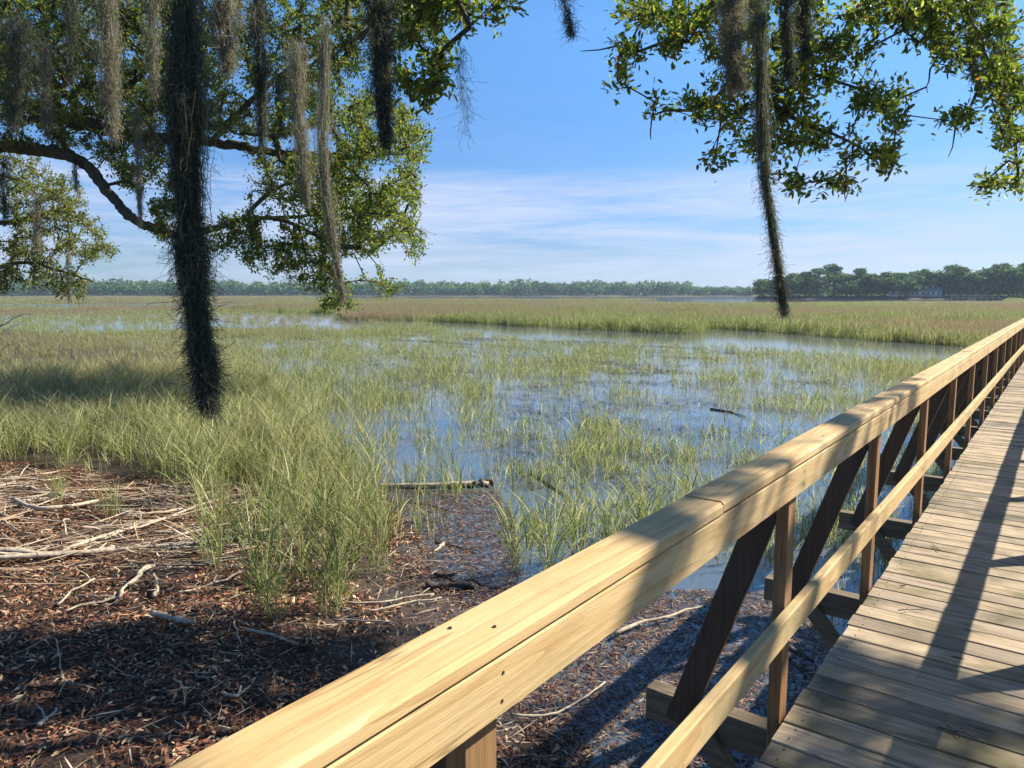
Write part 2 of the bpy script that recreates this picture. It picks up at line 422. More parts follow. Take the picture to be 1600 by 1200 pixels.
# ------------------------------------------------------------------ boardwalk
Y0, Y1, SP = -2.4, 52.0, 1.68
posts = [-2.36, -.74, .88, 2.70, 4.28, 6.02, 7.74, 9.40] + [9.40 + SP*k for k in range(1, 26)]
XM = -.197                                      # centre line of the deck
bw = link('boardwalk', None); tag(bw, 'weathered plank boardwalk on piles leading out over the marsh water', 'boardwalk')
acc = Acc(); y = Y0
while y < Y1:
    w = .1385 + random.uniform(-.0015, .0015)
    e = random.uniform(-.006, .006); dz = random.uniform(-.0025, .0025)
    v, f = box(-.745+e, .351+e+random.uniform(-.004, .004), y, y+w, -.038+dz, dz, .004)
    tw = random.uniform(-.0022, .0022); v[:, 1] += (v[:, 0]-XM)*tw*1.5
    acc.add(v, f); y += w + random.uniform(.005, .010)
link('deck', acc.mesh('deck', [M_deck]), bw)
for k, yp in enumerate(posts):
    by = yp + .096
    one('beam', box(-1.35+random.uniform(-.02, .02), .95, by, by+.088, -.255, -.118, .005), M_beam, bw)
    if k+1 < len(posts):
        for x in (-.69, .296):
            one('joist', box(x-.02, x+.02, by, by+SP*.0+(posts[k+1]-yp)-.001, -.1165, -.042), M_beam, bw)
    for s in (-1, 1):
        xo, xi = XM+s*.90, XM+s*.40
        one('knee_brace', beam((xo, by-.024, -.20), (xi, by-.024, -.80), (0, 0, 1), .088, .040), M_beam, bw)
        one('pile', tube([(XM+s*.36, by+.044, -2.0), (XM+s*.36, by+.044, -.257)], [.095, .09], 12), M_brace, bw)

def railing(s, label):
    """s=-1 left rail, +1 right rail; mirrored about XM"""
    rl = link('railing', None); tag(rl, label, 'railing', 'railings along the boardwalk')
    def mx(x0, x1):   # x given for the left rail
        return (x0, x1) if s < 0 else (2*XM-x1, 2*XM-x0)
    capx, facex, midx, postx = mx(-.840, -.718), mx(-.759, -.722), mx(-.759, -.722), mx(-.807, -.762)
    # cap boards
    joints = [Y0] + [1.93+3.36*k for k in range(-1, 16) if Y0+.5 < 1.93+3.36*k < Y1] + [Y1]
    for a, b in zip(joints[:-1], joints[1:]):
        dz = random.uniform(-.002, .003); v, f = box(capx[0], capx[1], a+.0008, b-.0008, .993, 1.031, .009)
        v[:, 2] += dz; v[:, 0] += (v[:, 1]-a)*random.uniform(-.0012, .0012)
        one('cap_board', (v, f), M_rail, rl)
    fj = [Y0] + [p+.045 for p in posts[3::3]] + [Y1]
    for a, b in zip(fj[:-1], fj[1:]):
        one('face_board', box(facex[0], facex[1], a+.001, b-.001, .885, .991, .004), M_rail, rl)
    mj = [Y0] + [p+.045 for p in posts[1::3]] + [Y1]
    for a, b in zip(mj[:-1], mj[1:]):
        dz = random.uniform(-.004, .004)
        one('mid_rail', box(midx[0], midx[1], a+.001, b-.001, .348+dz, .448+dz, .005), M_rail, rl)
    for yp in posts:
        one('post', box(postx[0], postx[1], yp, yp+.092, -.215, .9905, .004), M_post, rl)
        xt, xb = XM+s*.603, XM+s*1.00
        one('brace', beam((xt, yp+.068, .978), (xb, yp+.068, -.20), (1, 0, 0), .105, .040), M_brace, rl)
    a = Acc()
    def screw(c, nrm):
        c = np.array(c); nrm = np.array(nrm, float); a.add(*tube(np.array([c-nrm*.002, c+nrm*.0012]), [.0036, .0034], 8))
    xc = sum(capx)/2; xf = facex[1] if s < 0 else facex[0]; xm_ = midx[1] if s < 0 else midx[0]
    for yp in posts:
        if yp > 16: break
        for dx, dy in ((-.03, .02), (.028, .07)): screw((xc+dx, yp+dy, 1.031), (0, 0, 1))
        for z_ in (.912, .962): screw((xf, yp+.03+random.uniform(0, .03), z_), (-s, 0, 0))
        for z_ in (.372, .425): screw((xm_, yp+.03+random.uniform(0, .03), z_), (-s, 0, 0))
    link('screw_heads', a.mesh('screw_heads', [M_screw]), rl)['kind'] = 'stuff'
    return rl
railing(-1, 'yellow pine railing with slanted braces crossing the foreground, on the water side of the deck')
railing(1, 'pine railing out of view whose long shadow lies along the deck')
for o in bpy.data.objects:
    if o.name.startswith('railing') and o['label'].startswith('pine'): o['label'] = 'wooden railing casting the long straight shadow on the deck boards'

a = Acc(); y = Y0+.07
while y < 14:
    for x_ in (-.69, .296):
        for d_ in (-.035, .035):
            c = np.array([x_+random.uniform(-.006, .006), y+d_, .0]); a.add(*tube(np.array([c-[0, 0, .004], c+[0, 0, .0032]]), [.0026, .0024], 6))
    y += .146
link('nail_heads', a.mesh('nail_heads', [M_screw]), bw)['kind'] = 'stuff'
# small twigs lying on the deck
def twig(px, py, ln, ang, label):
    p = G(px, py, 0.006); k = 6
    base = link('fallen_twig', None, loc=tuple(p)); base.rotation_euler = (0, 0, ang)
    pts = np.array([[ln*(i/k-.5), random.uniform(-.006, .006), .003+random.uniform(0, .005)] for i in range(k+1)])
    a = Acc(); a.add(*tube(pts, np.linspace(.0028, .0012, k+1), 5))
    for i in (2, 4):
        d = np.array([math.cos(.8), random.choice((-1, 1))*math.sin(.8), .15])*ln*.28
        a.add(*tube(np.array([pts[i], pts[i]+d*.5, pts[i]+d]), [.0015, .001, .0008], 4))
    o = link('fallen_twig', a.mesh('fallen_twig', [M_darkdrift])); o.location = tuple(p); o.rotation_euler = (0, 0, ang)
    bpy.data.objects.remove(base)
    tag(o, label, 'twig', 'twigs fallen on the deck')
twig(1462, 856, .14, 2.0, 'forked dark twig lying on the deck beyond the second post')
twig(1412, 916, .05, 1.0, 'tiny twig on the sunny deck boards next to the second post')
twig(1425, 954, .15, .75, 'thin straight twig lying across a shaded patch of the deck')
twig(1505, 1148, .16, .1, 'forked twig lying nearest the bottom edge of the deck')
twig(1490, 1143, .08, 2.3, 'short twig touching the forked one at the bottom of the deck')
twig(1530, 742, .05, .4, 'small dark crumb of bark on the far sunny deck boards')

# ------------------------------------------------------------------ marsh grass (stuff, instanced clumps)
def leaf_blades(base, dirs, lens, w0, droop, K=5, twist=None):
    """curved blades: base (N,3), dirs (N,3) unit, lens (N,)"""
    N = len(base); s = np.linspace(0, 1, K)
    hor = dirs.copy(); hor[:, 2] = 0; hor = unit(hor + 1e-6*rng.normal(size=hor.shape))
    Pt = base[:, None, :] + dirs[:, None, :]*(lens[:, None]*s)[..., None]
    Pt = Pt + (hor[:, None, :]*(droop[:, None]*s**2)[..., None]*lens[:, None, None]*.6)
    Pt[..., 2] -= (droop*lens)[:, None]*s**2.5*.35
    side = unit(np.cross(dirs, rng.normal(size=(N, 3))))
    prof = np.array([.75, 1.0, .85, .55, .06]) if K == 5 else np.interp(s, [0, .3, .7, 1], [.8, 1, .7, .05])
    return Pt, w0[:, None]*prof[None, :], side
def clump_mesh(name, nc, spread, h0, h1, leaves, w, K=5, lean=.16, mat=M_grass):
    """nc stalks, each with some leaves leaving it at a sharp angle"""
    VV, FF, tip, n = [], [], [], 0
    def put(Pt, Wd, side, z1):
        nonlocal n
        V, Fc = ribbons(Pt, Wd, side)
        VV.append(V); FF.append(Fc+n); n += len(V); tip.append(np.clip(V[:, 2]/z1, 0, 1))
    xy = rng.normal(size=(nc, 2))*spread if spread < .2 else rng.uniform(-spread, spread, size=(nc, 2))
    H = rng.uniform(h0, h1, nc)
    a = rng.uniform(0, 2*np.pi, nc); ln = np.abs(rng.normal(size=nc))*lean
    d = unit(np.stack([np.cos(a)*ln, np.sin(a)*ln, np.ones(nc)], -1))
    b = np.concatenate([xy, np.zeros((nc, 1))], 1)
    put(*leaf_blades(b, d, H, np.full(nc, w*.8), rng.uniform(0, .25, nc), K), h1)
    for k in range(leaves):
        f = rng.uniform(.08, .62, nc)
        lb = b + d*(H*f)[:, None]
        a2 = rng.uniform(0, 2*np.pi, nc); an = rng.uniform(.2, .6, nc)
        d2 = unit(d + np.stack([np.cos(a2)*an, np.sin(a2)*an, 0*an], -1))
        put(*leaf_blades(lb, d2, H*rng.uniform(.35, .62, nc), np.full(nc, w)*rng.uniform(.7, 1.2, nc), rng.uniform(.1, .9, nc), K), h1)
    return mesh_np(name, np.concatenate(VV), [np.concatenate(FF)], [mat], True, {'tip': ('FLOAT', 'POINT', np.concatenate(tip))})

def gn_scatter(name, pts, rot, scl, dry, idx, meshes):
    col = bpy.data.collections.new(name+'_sources')
    for k, me in enumerate(meshes):
        o = bpy.data.objects.new('%s_source_%s' % (name, chr(97+k)), me); col.objects.link(o)
    ng = bpy.data.node_groups.new(name, 'GeometryNodeTree')
    ng.interface.new_socket(name='Geometry', in_out='INPUT', socket_type='NodeSocketGeometry')
    ng.interface.new_socket(name='Geometry', in_out='OUTPUT', socket_type='NodeSocketGeometry')
    N = ng.nodes; K = ng.links
    gi, go = N.new('NodeGroupInput'), N.new('NodeGroupOutput')
    io = N.new('GeometryNodeInstanceOnPoints'); ci = N.new('GeometryNodeCollectionInfo')
    ci.inputs['Collection'].default_value = col
    ci.inputs['Separate Children'].default_value = True; ci.inputs['Reset Children'].default_value = True
    io.inputs['Pick Instance'].default_value = True
    def attr(nm, ty):
        a = N.new('GeometryNodeInputNamedAttribute'); a.data_type = ty; a.inputs['Name'].default_value = nm
        return a.outputs['Attribute']
    e2r = N.new('FunctionNodeEulerToRotation')
    K.new(attr('rotv', 'FLOAT_VECTOR'), e2r.inputs[0])
    K.new(gi.outputs[0], io.inputs['Points']); K.new(ci.outputs[0], io.inputs['Instance'])
    K.new(e2r.outputs[0], io.inputs['Rotation']); K.new(attr('sclv', 'FLOAT_VECTOR'), io.inputs['Scale'])
    K.new(attr('idx', 'INT'), io.inputs['Instance Index']); K.new(io.outputs[0], go.inputs[0])
    me = bpy.data.meshes.new(name); me.vertices.add(len(pts)); me.vertices.foreach_set('co', np.asarray(pts, np.float32).ravel())
    for nm, ty, arr in (('rotv', 'FLOAT_VECTOR', rot), ('sclv', 'FLOAT_VECTOR', scl), ('dry', 'FLOAT', dry), ('idx', 'INT', idx)):
        a = me.attributes.new(nm, ty, 'POINT')
        a.data.foreach_set('vector' if ty == 'FLOAT_VECTOR' else 'value', np.asarray(arr, np.int32 if ty == 'INT' else np.float32).ravel())
    o = link(name, me); md = o.modifiers.new('scatter', 'NODES'); md.node_group = ng
    return o

# open water channels and pools, as outlines on the ground (photo pixels of the ground points)
creeks = [
 [(688, 503), (760, 506), (880, 514), (1000, 520), (1075, 522), (1100, 514), (1190, 518), (1320, 529), (1520, 543), (1490, 570), (1350, 560), (1190, 549), (1060, 539), (930, 536), (800, 528), (690, 518)],
 [(1270, 506), (1400, 505), (1600, 508), (1600, 519), (1450, 518), (1300, 513)],
 [(478, 489), (540, 489), (535, 499), (485, 500)],
 [(780, 480), (960, 481), (950, 487.5), (820, 487)],
 [(1020, 489), (1110, 490), (1100, 497), (1040, 497)],
 [(480, 463.3), (1185, 463.5), (1185, 468.0), (480, 467.6)],
 [(1000, 467.5), (1190, 467.0), (1230, 473), (1040, 473.5)],
 [(1180, 465.3), (1600, 465.8), (1590, 472), (1200, 472.0)],
 [(-100, 474.5), (420, 474), (400, 478.5), (-100, 479)],
 [(180, 512), (330, 505), (420, 512), (330, 520), (200, 522)],
 [(770, 700), (800, 660), (870, 615), (960, 618), (900, 670), (850, 720), (790, 770), (762, 745)],
 [(1060, 625), (1180, 590), (1290, 580), (1250, 620), (1150, 660), (1080, 680)],
 [(640, 545), (720, 540), (810, 548), (760, 566), (660, 562)],
 [(960, 575), (1080, 566), (1150, 572), (1080, 588), (980, 592)],
]
creek_w = [np.array([G(*p)[:2] for p in c]) for c in creeks]
litter_w = np.array([G(*p)[:2] for p in [(-400, 752), (0, 758), (150, 772), (300, 785), (370, 845), (440, 885), (520, 895), (590, 885), (635, 840), (640, 785), (760, 775), (790, 800), (800, 885), (860, 915), (1000, 935), (1120, 945), (1270, 950), (1350, 1100), (1700, 1700), (-900, 1700)]])
bank_line = ([-900, -100, 330, 430, 480, 560, 690, 900, 1075, 1100, 1190, 1320, 1520, 1700], [478, 480, 483, 487, 490, 501, 503, 514, 521, 513, 517, 528, 542, 556])
def behind(px, py): return py < np.interp(px, *bank_line)
def density(x, y):
    px, py, d = proj(np.stack([x, y, np.full_like(x, WZ)], -1))
    r = np.hypot(x, y)
    big = fbm(x*.22, y*.22, 21, 3); med = fbm(x*.9, y*.9, 33, 3); far = fbm(x*.03, y*.018, 41, 3)
    land = in_poly(x, y, land_poly)
    right = np.clip((px-560)/500, 0, 1)
    dd = np.where(land, 1.0, np.clip((med-.50)*3.0+(big-.47)*1.6+.30-.06*right, .08, .85)*.48)
    left = np.clip((430-px)/160, 0, 1)
    dd = np.maximum(dd, np.where((d > 0) & (px < 600) & (r < 40), .75*left, 0))
    bh = behind(px, py)
    dd = np.where((r >= 46) & ~bh, np.clip((big-.44)*5+.25, .06, .8)+.35*(px < 480), dd)
    dd = np.where(bh & (r > 36), np.where(r > 150, np.clip((far-.42)*9, .03, 1), 1.0), dd)
    for k, c in enumerate(creek_w):
        m = in_poly(x, y, c); dd = np.where(m, dd*(.0 if k not in (9, 10, 11, 12, 13) else .6), dd)
    jx = x+(fbm(x*2.2, y*2.2, 91, 2)-.5)*1.5; jy = y+(fbm(x*2.2, y*2.2, 95, 2)-.5)*1.5
    dl = dist_poly(jx, jy, litter_w)
    dd = np.where(in_poly(jx, jy, litter_w), 0, dd*np.clip(.12+dl/1.5, 0, 1))
    dd = np.where((x > -1.15) & (x < .75) & (y > -3) & (y < 53), 0, dd)      # nothing under the deck
    return dd, px, py, d
def scatter(n, r0, r1, a0, a1, power=1.0):
    r_ = (rng.uniform(0, 1, n)*(r1**(2/power)-r0**(2/power))+r0**(2/power))**(power/2)
    a_ = rng.uniform(a0, a1, n)
    return r_*np.sin(a_), r_*np.cos(a_), r_
AZ0, AZ1 = px_az(-160), rad(9)
spr_m = [clump_mesh('grass_sparse_%s' % c, 7, .10, .26, .56, 2, .0075, 4, .10) for c in 'abcd']
near_m = [clump_mesh('grass_near_%s' % c, 13, .075, .50, .95, 4, .0075, 5, .13) for c in 'abcd']
mid_m = [clump_mesh('grass_mid_%s' % c, 26, .36, .34, .66, 2, .012, 4, .10) for c in 'abc']
far_m = [clump_mesh('grass_far_%s' % c, 170, 1.6, .26, .50, 1, .034, 3, .10) for c in 'ab']
bank_m = [clump_mesh('grass_bank_%s' % c, 130, .95, .62, 1.12, 1, .020, 3, .09) for c in 'abc']
vfar_m = [clump_mesh('grass_vfar', 900, 6.0, .22, .42, 0, .12, 3, .10)]
def dryness(x, y, r):
    px, py, d = proj(np.stack([x, y, np.full_like(x, WZ)], -1))
    b = fbm(x*.05+9, y*.035, 55, 3); m_ = fbm(x*.5, y*.5, 66, 2)
    base = np.interp(r, [0, 12, 22, 40, 70, 300, 900], [.0, .03, .12, .38, .52, .56, .50])
    base = base + np.where((px < 640) & (r < 22), .13*fbm(x*1.5, y*1.5, 70, 2)*2, 0)
    base = base + np.where((px < 300) & (r > 13) & (r < 40), .14, 0)
    fr = np.full(x.shape, 1e9)
    for c in creek_w[:2]: fr = np.minimum(fr, dist_poly(x, y, c))
    base = base - .45*np.exp(-fr/4.0)*(r > 25)
    return np.clip(base + (b-.5)*2.2*np.clip(r/40, .2, 1) + (m_-.5)*.3, 0, .92)
def build_grass(name, n, r0, r1, meshes, s0, s1, power=1.0, where=None, az=(AZ0, AZ1)):
    x, y, r_ = scatter(n, r0, r1, *az, power)
    dd, px, py, d = density(x, y)
    ldist = dist_poly(x, y, land_poly)*np.where(in_poly(x, y, land_poly), 1, -1)
    w = np.clip(.5+ldist/1.6+.35*np.clip((470-px)/200, 0, 1.5)*(py > 470), 0, 1)   # 1 on the bank, 0 on open water
    if where == 'bank': dd = dd*w
    if where == 'water': dd = dd*(1-w*.9)
    if where == 'front': dd = dd*~behind(px, py)
    if where == 'behind': dd = dd*behind(px, py)
    keep = rng.uniform(0, 1, n) < dd
    x, y, r_ = x[keep], y[keep], r_[keep]; m_ = len(x)
    z = height(x, y); z = np.maximum(z, WZ-.06) - .01
    sc = rng.uniform(s0, s1, m_); hh = sc*(.72+.55*fbm(x*.3, y*.3, 77, 2))
    rot = np.stack([rng.normal(size=m_)*.05, rng.normal(size=m_)*.05, rng.uniform(0, 6.28, m_)], -1)
    o = gn_scatter(name, np.stack([x, y, z], -1), rot, np.stack([sc, sc, hh], -1), dryness(x, y, r_), rng.integers(0, len(meshes), m_), meshes)
    return tag(o, kind='stuff'), m_
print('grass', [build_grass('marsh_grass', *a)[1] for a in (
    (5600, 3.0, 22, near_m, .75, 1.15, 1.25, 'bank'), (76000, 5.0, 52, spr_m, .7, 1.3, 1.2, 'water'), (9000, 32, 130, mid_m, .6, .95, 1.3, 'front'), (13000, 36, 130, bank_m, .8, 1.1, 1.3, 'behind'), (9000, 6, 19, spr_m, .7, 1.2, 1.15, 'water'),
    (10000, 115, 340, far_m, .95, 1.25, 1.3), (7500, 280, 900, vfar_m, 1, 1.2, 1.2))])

# tufts standing by themselves in the leaf litter
tuft_m = [clump_mesh('cordgrass_tuft', 15, .06, .62, 1.0, 5, .009, 5, .2) for _ in range(4)]
tufts = [(330, 905, 1.05, 'broad green grass tuft beside the pale driftwood, farthest left of the loose tufts'),
 (372, 872, .95, 'green grass tuft just behind the tangle of long sticks'),
 (412, 972, 1.15, 'large green grass tuft standing nearest the railing in the leaf litter'),
 (436, 985, .7, 'short dark blades at the foot of the largest loose tuft'),
 (460, 925, .95, 'green grass tuft between the largest loose tuft and the dense grass'),
 (510, 975, .85, 'slim upright grass tuft right of the largest loose tuft'),
 (530, 970, .85, 'dark leaning grass tuft at the right edge of the brown litter'),
 (545, 900, 1.0, 'bushy grass tuft on the wet edge of the litter'),
 (585, 905, .95, 'grass tuft bordering the debris covered shallows'),
 (500, 880, 1.0, 'grass tuft in the middle of the loose clump group'),
 (430, 850, 1.0, 'grass tuft at the back of the loose clump group'),
 (600, 850, .8, 'thin grass tuft beside the floating debris below the long log'),
 (180, 830, .55, 'small sunlit tuft among the curved driftwood branches'),
 (95, 810, .5, 'sparse small tuft above the curved driftwood at the left'),
 (812, 895, 1.0, 'tall grass tuft rising behind the railing at the water edge'),
 (855, 905, 1.05, 'dense green tuft behind the railing, beside the tall one'),
 (905, 880, 1.0, 'green tuft behind the sunlit part of the top rail'),
 (960, 870, 1.0, 'tuft behind the top rail before its first joint'),
 (1010, 860, 1.0, 'tuft behind the first joint of the top rail')]
for k, (px, py, sc, lab) in enumerate(tufts):
    p = G(px, py); z0 = float(gz(p[0], p[1])[0])-.02
    o = link('cordgrass_tuft', tuft_m[k % 4], None, (p[0], p[1], z0), (0, 0, k*1.7), (sc, sc, sc))
    tag(o, lab, 'grass tuft', 'loose grass tufts in the litter')

# ------------------------------------------------------------------ leaf litter and reeds
def flat_pieces(x, y, z, L_, W_, tilt, lift=.0, curl=.2, K=3):
    n = len(x); a = rng.uniform(0, 2*np.pi, n)
    d = np.stack([np.cos(a), np.sin(a), rng.normal(size=n)*tilt], -1); d = unit(d)
    sd = unit(np.cross(d, np.array([0, 0, 1.0])) + np.stack([np.zeros(n), np.zeros(n), rng.normal(size=n)*tilt*2], -1))
    s = np.linspace(-.5, .5, K)
    Pt = np.stack([x, y, z], -1)[:, None, :] + d[:, None, :]*(L_[:, None]*s)[..., None]
    Pt[..., 2] += (1-4*s**2)[None, :]*(curl*L_)[:, None]*rng.uniform(-.3, 1, n)[:, None] + lift
    prof = np.interp(s, [-.5, -.15, .2, .5], [.15, 1, .9, .1])
    return ribbons(Pt, W_[:, None]*prof[None, :], sd)
def in_region(n, poly_px, z=WZ):
    poly = np.array([G(*p)[:2] for p in poly_px]); lo, hi = poly.min(0), poly.max(0); out = np.zeros((0, 2))
    while len(out) < n:
        q = rng.uniform(lo, hi, size=(n, 2)); out = np.vstack([out, q[in_poly(q[:, 0], q[:, 1], poly)]])
    return out[:n, 0], out[:n, 1]
lit_px = [(-700, 755), (-250, 748), (0, 745), (150, 760), (300, 765), (480, 750), (600, 772), (650, 830), (700, 900), (760, 950), (830, 1010), (900, 1120), (1050, 1500), (1000, 1900), (-700, 1500)]
x, y = in_region(120000, lit_px)
k = rng.uniform(0, 1, len(x)) < np.clip((fbm(x*1.6, y*1.6, 61, 3)-.40)*6+.5, .15, 1); x, y = x[k], y[k]
zz = np.maximum(height(x, y), WZ) + rng.uniform(.0, .03, len(x))
V, Fc = flat_pieces(x, y, zz, rng.uniform(.02, .075, len(x)), rng.uniform(.006, .024, len(x)), .30)
tag(link('leaf_litter', mesh_np('leaf_litter', V, [Fc], [M_litter])), kind='stuff')
x, y = in_region(9000, lit_px)
zz = np.maximum(height(x, y), WZ) + rng.uniform(.008, .028, len(x))
V, Fc = flat_pieces(x, y, zz, rng.uniform(.05, .28, len(x))*rng.choice([.5, 1, 1], len(x)), rng.uniform(.003, .009, len(x)), .10, 0, .02, 4)
tag(link('reed_debris', mesh_np('reed_debris', V, [Fc], [M_reed])), kind='stuff')
# debris floating in the shallows and mats farther out
VV, FF, n0 = [], [], 0
for n, poly, l0, l1, w0, w1 in (
    (11000, [(560, 765), (780, 768), (800, 800), (815, 900), (760, 960), (640, 990), (590, 880)], .02, .11, .004, .016),
    (16000, [(740, 915), (1200, 925), (1300, 990), (1330, 1250), (800, 1500), (740, 1000)], .02, .10, .005, .016)):
    x, y = in_region(n, poly); m_ = len(x)
    V, Fc = flat_pieces(x, y, np.full(m_, WZ+.004)+rng.uniform(0, .012, m_), rng.uniform(l0, l1, m_), rng.uniform(w0, w1, m_), .03, 0, .02, 3)
    VV.append(V); FF.append(Fc+n0); n0 += len(V)
tag(link('floating_debris', mesh_np('floating_debris', np.concatenate(VV), [np.concatenate(FF)], [M_float])), kind='stuff')
VV, FF, n0 = [], [], 0
for n, poly, l0, l1, w0, w1 in (
    (9000, [(600, 522), (1000, 536), (1300, 560), (1300, 610), (1000, 600), (620, 580)], .15, 1.1, .02, .06),
    (6000, [(330, 520), (700, 530), (760, 600), (640, 660), (480, 620)], .12, .7, .015, .04),
    (4200, [(760, 610), (900, 590), (1300, 620), (1180, 720), (900, 800), (780, 780)], .08, .6, .008, .025)):
    x, y = in_region(n, poly)
    k = rng.uniform(0, 1, n) < np.clip((fbm(x*.35, y*.8, 88, 3)-.52)*9, .02, 1); x, y = x[k], y[k]; m_ = len(x)
    V, Fc = flat_pieces(x, y, np.full(m_, WZ+.008)+rng.uniform(0, .03, m_), rng.uniform(l0, l1, m_), rng.uniform(w0, w1, m_), .03, 0, .02, 3)
    VV.append(V); FF.append(Fc+n0); n0 += len(V)
tag(link('floating_stalks', mesh_np('floating_stalks', np.concatenate(VV), [np.concatenate(FF)], [M_floatdark])), kind='stuff')

# ------------------------------------------------------------------ driftwood, each piece a thing
def stick(pts_px, r0, r1, label, mat=None, cat='stick', lift=.03, name='driftwood_stick', n=14, wob=.02, arch=0.0, group='driftwood sticks on the litter'):
    q = [G(*p) for p in pts_px]
    q = np.array(q); ql = np.linalg.norm(q[-1]-q[0]); q = smoothline(q, max(len(q)+1, 5)); q[1:-1] += rng.normal(size=(len(q)-2, 3))*wob*min(ql, 1.2)*1.3*np.array([1, 1, 0]); pl = smoothline(q, n)
    pl[:, 2] = [float(gz(a, b)[0]) for a, b in pl[:, :2]]
    pl[:, 2] += lift + r0 + arch*np.sin(np.linspace(0, np.pi, n))
    pl[1:-1] += rng.normal(size=(n-2, 3))*.0035
    pl[:, 2] = np.interp(np.arange(n), np.arange(n), pl[:, 2]); pl[1:-1, 2] = (pl[:-2, 2]+pl[1:-1, 2]+pl[2:, 2])/3
    c = pl.mean(0); c[2] = pl[:, 2].min()
    rr = np.linspace(r0, r1, n)*(1+rng.normal(size=n)*.16)
    V, Fc = tube(pl-c, rr, 7, .13)
    ac = Acc(); ac.add(V, Fc)
    for k_ in range(2 if r0 > .008 and n > 6 else 0):
        i_ = random.randint(3, n-3); dv = unit(pl[i_+1]-pl[i_]); sv_ = unit(np.cross(dv, [0, 0, 1.0]))*random.choice((-1, 1))
        ln_ = random.uniform(.04, .16); e1 = pl[i_]+(dv*.6+sv_*.7+np.array([0, 0, .25]))*ln_
        ac.add(*tube(np.array([pl[i_], (pl[i_]+e1)/2+rng.normal(size=3)*.006, e1])-c, [rr[i_]*.6, rr[i_]*.45, rr[i_]*.25], 5, .1))
    o = link(name, ac.mesh(name, [mat or M_drift], True)); o.location = tuple(c)
    return tag(o, label, cat, group)
stick([(-40, 712+205), (150, 895), (300, 873), (420, 845)], .020, .012, 'longest straight grey pole lying from the left edge towards the grass tufts')
stick([(-30, 905), (60, 902), (150, 893), (178, 886)], .030, .022, 'thick pale split log end lying on top of the longest pole')
stick([(100, 893), (165, 868), (220, 850), (310, 812)], .018, .010, 'pale stick slanting up to the right behind the split log')
stick([(165, 870), (250, 835), (320, 818), (400, 795)], .013, .008, 'long thin pale stick running up to the green tufts')
stick([(190, 830), (260, 822), (310, 806), (380, 786)], .014, .008, 'bleached stick along the far side of the stick pile')
stick([(25, 812), (45, 828), (95, 828), (155, 812)], .026, .016, 'thick crooked pale branch curving like a bow', arch=.03)
stick([(45, 815), (80, 806), (120, 808)], .016, .010, 'short curved branch just behind the bow shaped one', arch=.03)
stick([(0, 796), (30, 788), (70, 800)], .022, .012, 'brown knobby branch at the left edge below the grass')
stick([(0, 838), (60, 842), (150, 846), (215, 843)], .010, .007, 'thin straight stick under the bow shaped branch')
stick([(-20, 843), (25, 862), (90, 868)], .009, .006, 'thin curved stick at the left edge in the middle of the pile')
stick([(106, 865), (102, 850), (112, 842)], .008, .006, 'small hooked twig standing in the pile', arch=.06, wob=.004)
stick([(240, 856), (290, 855), (315, 848)], .014, .008, 'short pale stick on the far right of the pile')
stick([(186, 862), (210, 878), (250, 880)], .012, .006, 'short forked bleached twig right of the split log')
stick([(188, 966), (212, 943), (243, 916)], .013, .024, 'bleached bone white stick with a thick upper end', arch=.05)
stick([(105, 988), (150, 972), (188, 962)], .009, .011, 'thin stick meeting the foot of the bone white stick')
stick([(120, 961), (160, 962), (190, 964)], .006, .008, 'thinnest twig lying level against the bone white stick')
stick([(242, 930), (247, 950), (243, 962)], .013, .012, 'stubby piece of wood right of the bone white stick', arch=.02)
stick([(92, 975), (115, 955), (150, 936)], .010, .008, 'pale stick parallel to and left of the bone white stick')
stick([(280, 950), (330, 932), (378, 915)], .009, .007, 'thin pale stick lying right of the small blue puddle')
stick([(240, 990), (275, 996), (306, 1002)], .024, .018, 'flat yellow brown slab of bark in the shade', mat=M_drift)
stick([(385, 1012), (420, 1030), (468, 1038)], .014, .007, 'bleached curved branch lying in the dark litter below the tufts', arch=.03)
stick([(368, 1000), (372, 1020), (378, 1035)], .006, .004, 'small curved twig beside the bleached branch', arch=.04)
stick([(540, 1072-112), (600, 955), (678, 940)], .010, .007, 'reed stalk lying just under the upper edge of the top rail')
stick([(575, 975), (640, 955), (690, 945)], .008, .006, 'second reed stalk beside the first, near the top rail')
stick([(520, 990), (590, 992), (625, 996)], .008, .005, 'curved twig between the loose tufts and the top rail')
stick([(275, 1100), (285, 1125), (290, 1140)], .006, .004, 'thin upright looking twig in the dark litter at the bottom', arch=.05)
stick([(348, 1118), (372, 1124), (378, 1108)], .010, .006, 'small pale twig with a hooked end near the bottom of the litter')
stick([(65, 1180), (80, 1165), (92, 1150)], .012, .008, 'short grey stick lying near the bottom left corner')
stick([(90, 1040), (100, 1080), (112, 1110)], .004, .003, 'hair thin twig in the shaded litter at the left')
stick([(300, 905), (340, 895), (395, 880)], .011, .008, 'dark damp stick beside the blue puddle', mat=M_darkdrift)
stick([(525, 764), (600, 764), (700, 762), (764, 760)], .028, .034, 'long pale log lying level at the edge of the open water', name='log', cat='log', wob=.01, lift=.01, group=None)
stick([(740, 762), (758, 759), (772, 759)], .046, .036, 'black rotten stump end on the tip of the long pale log', mat=M_darkdrift, cat='stump', wob=.004, name='log_stump', lift=.0, group=None)
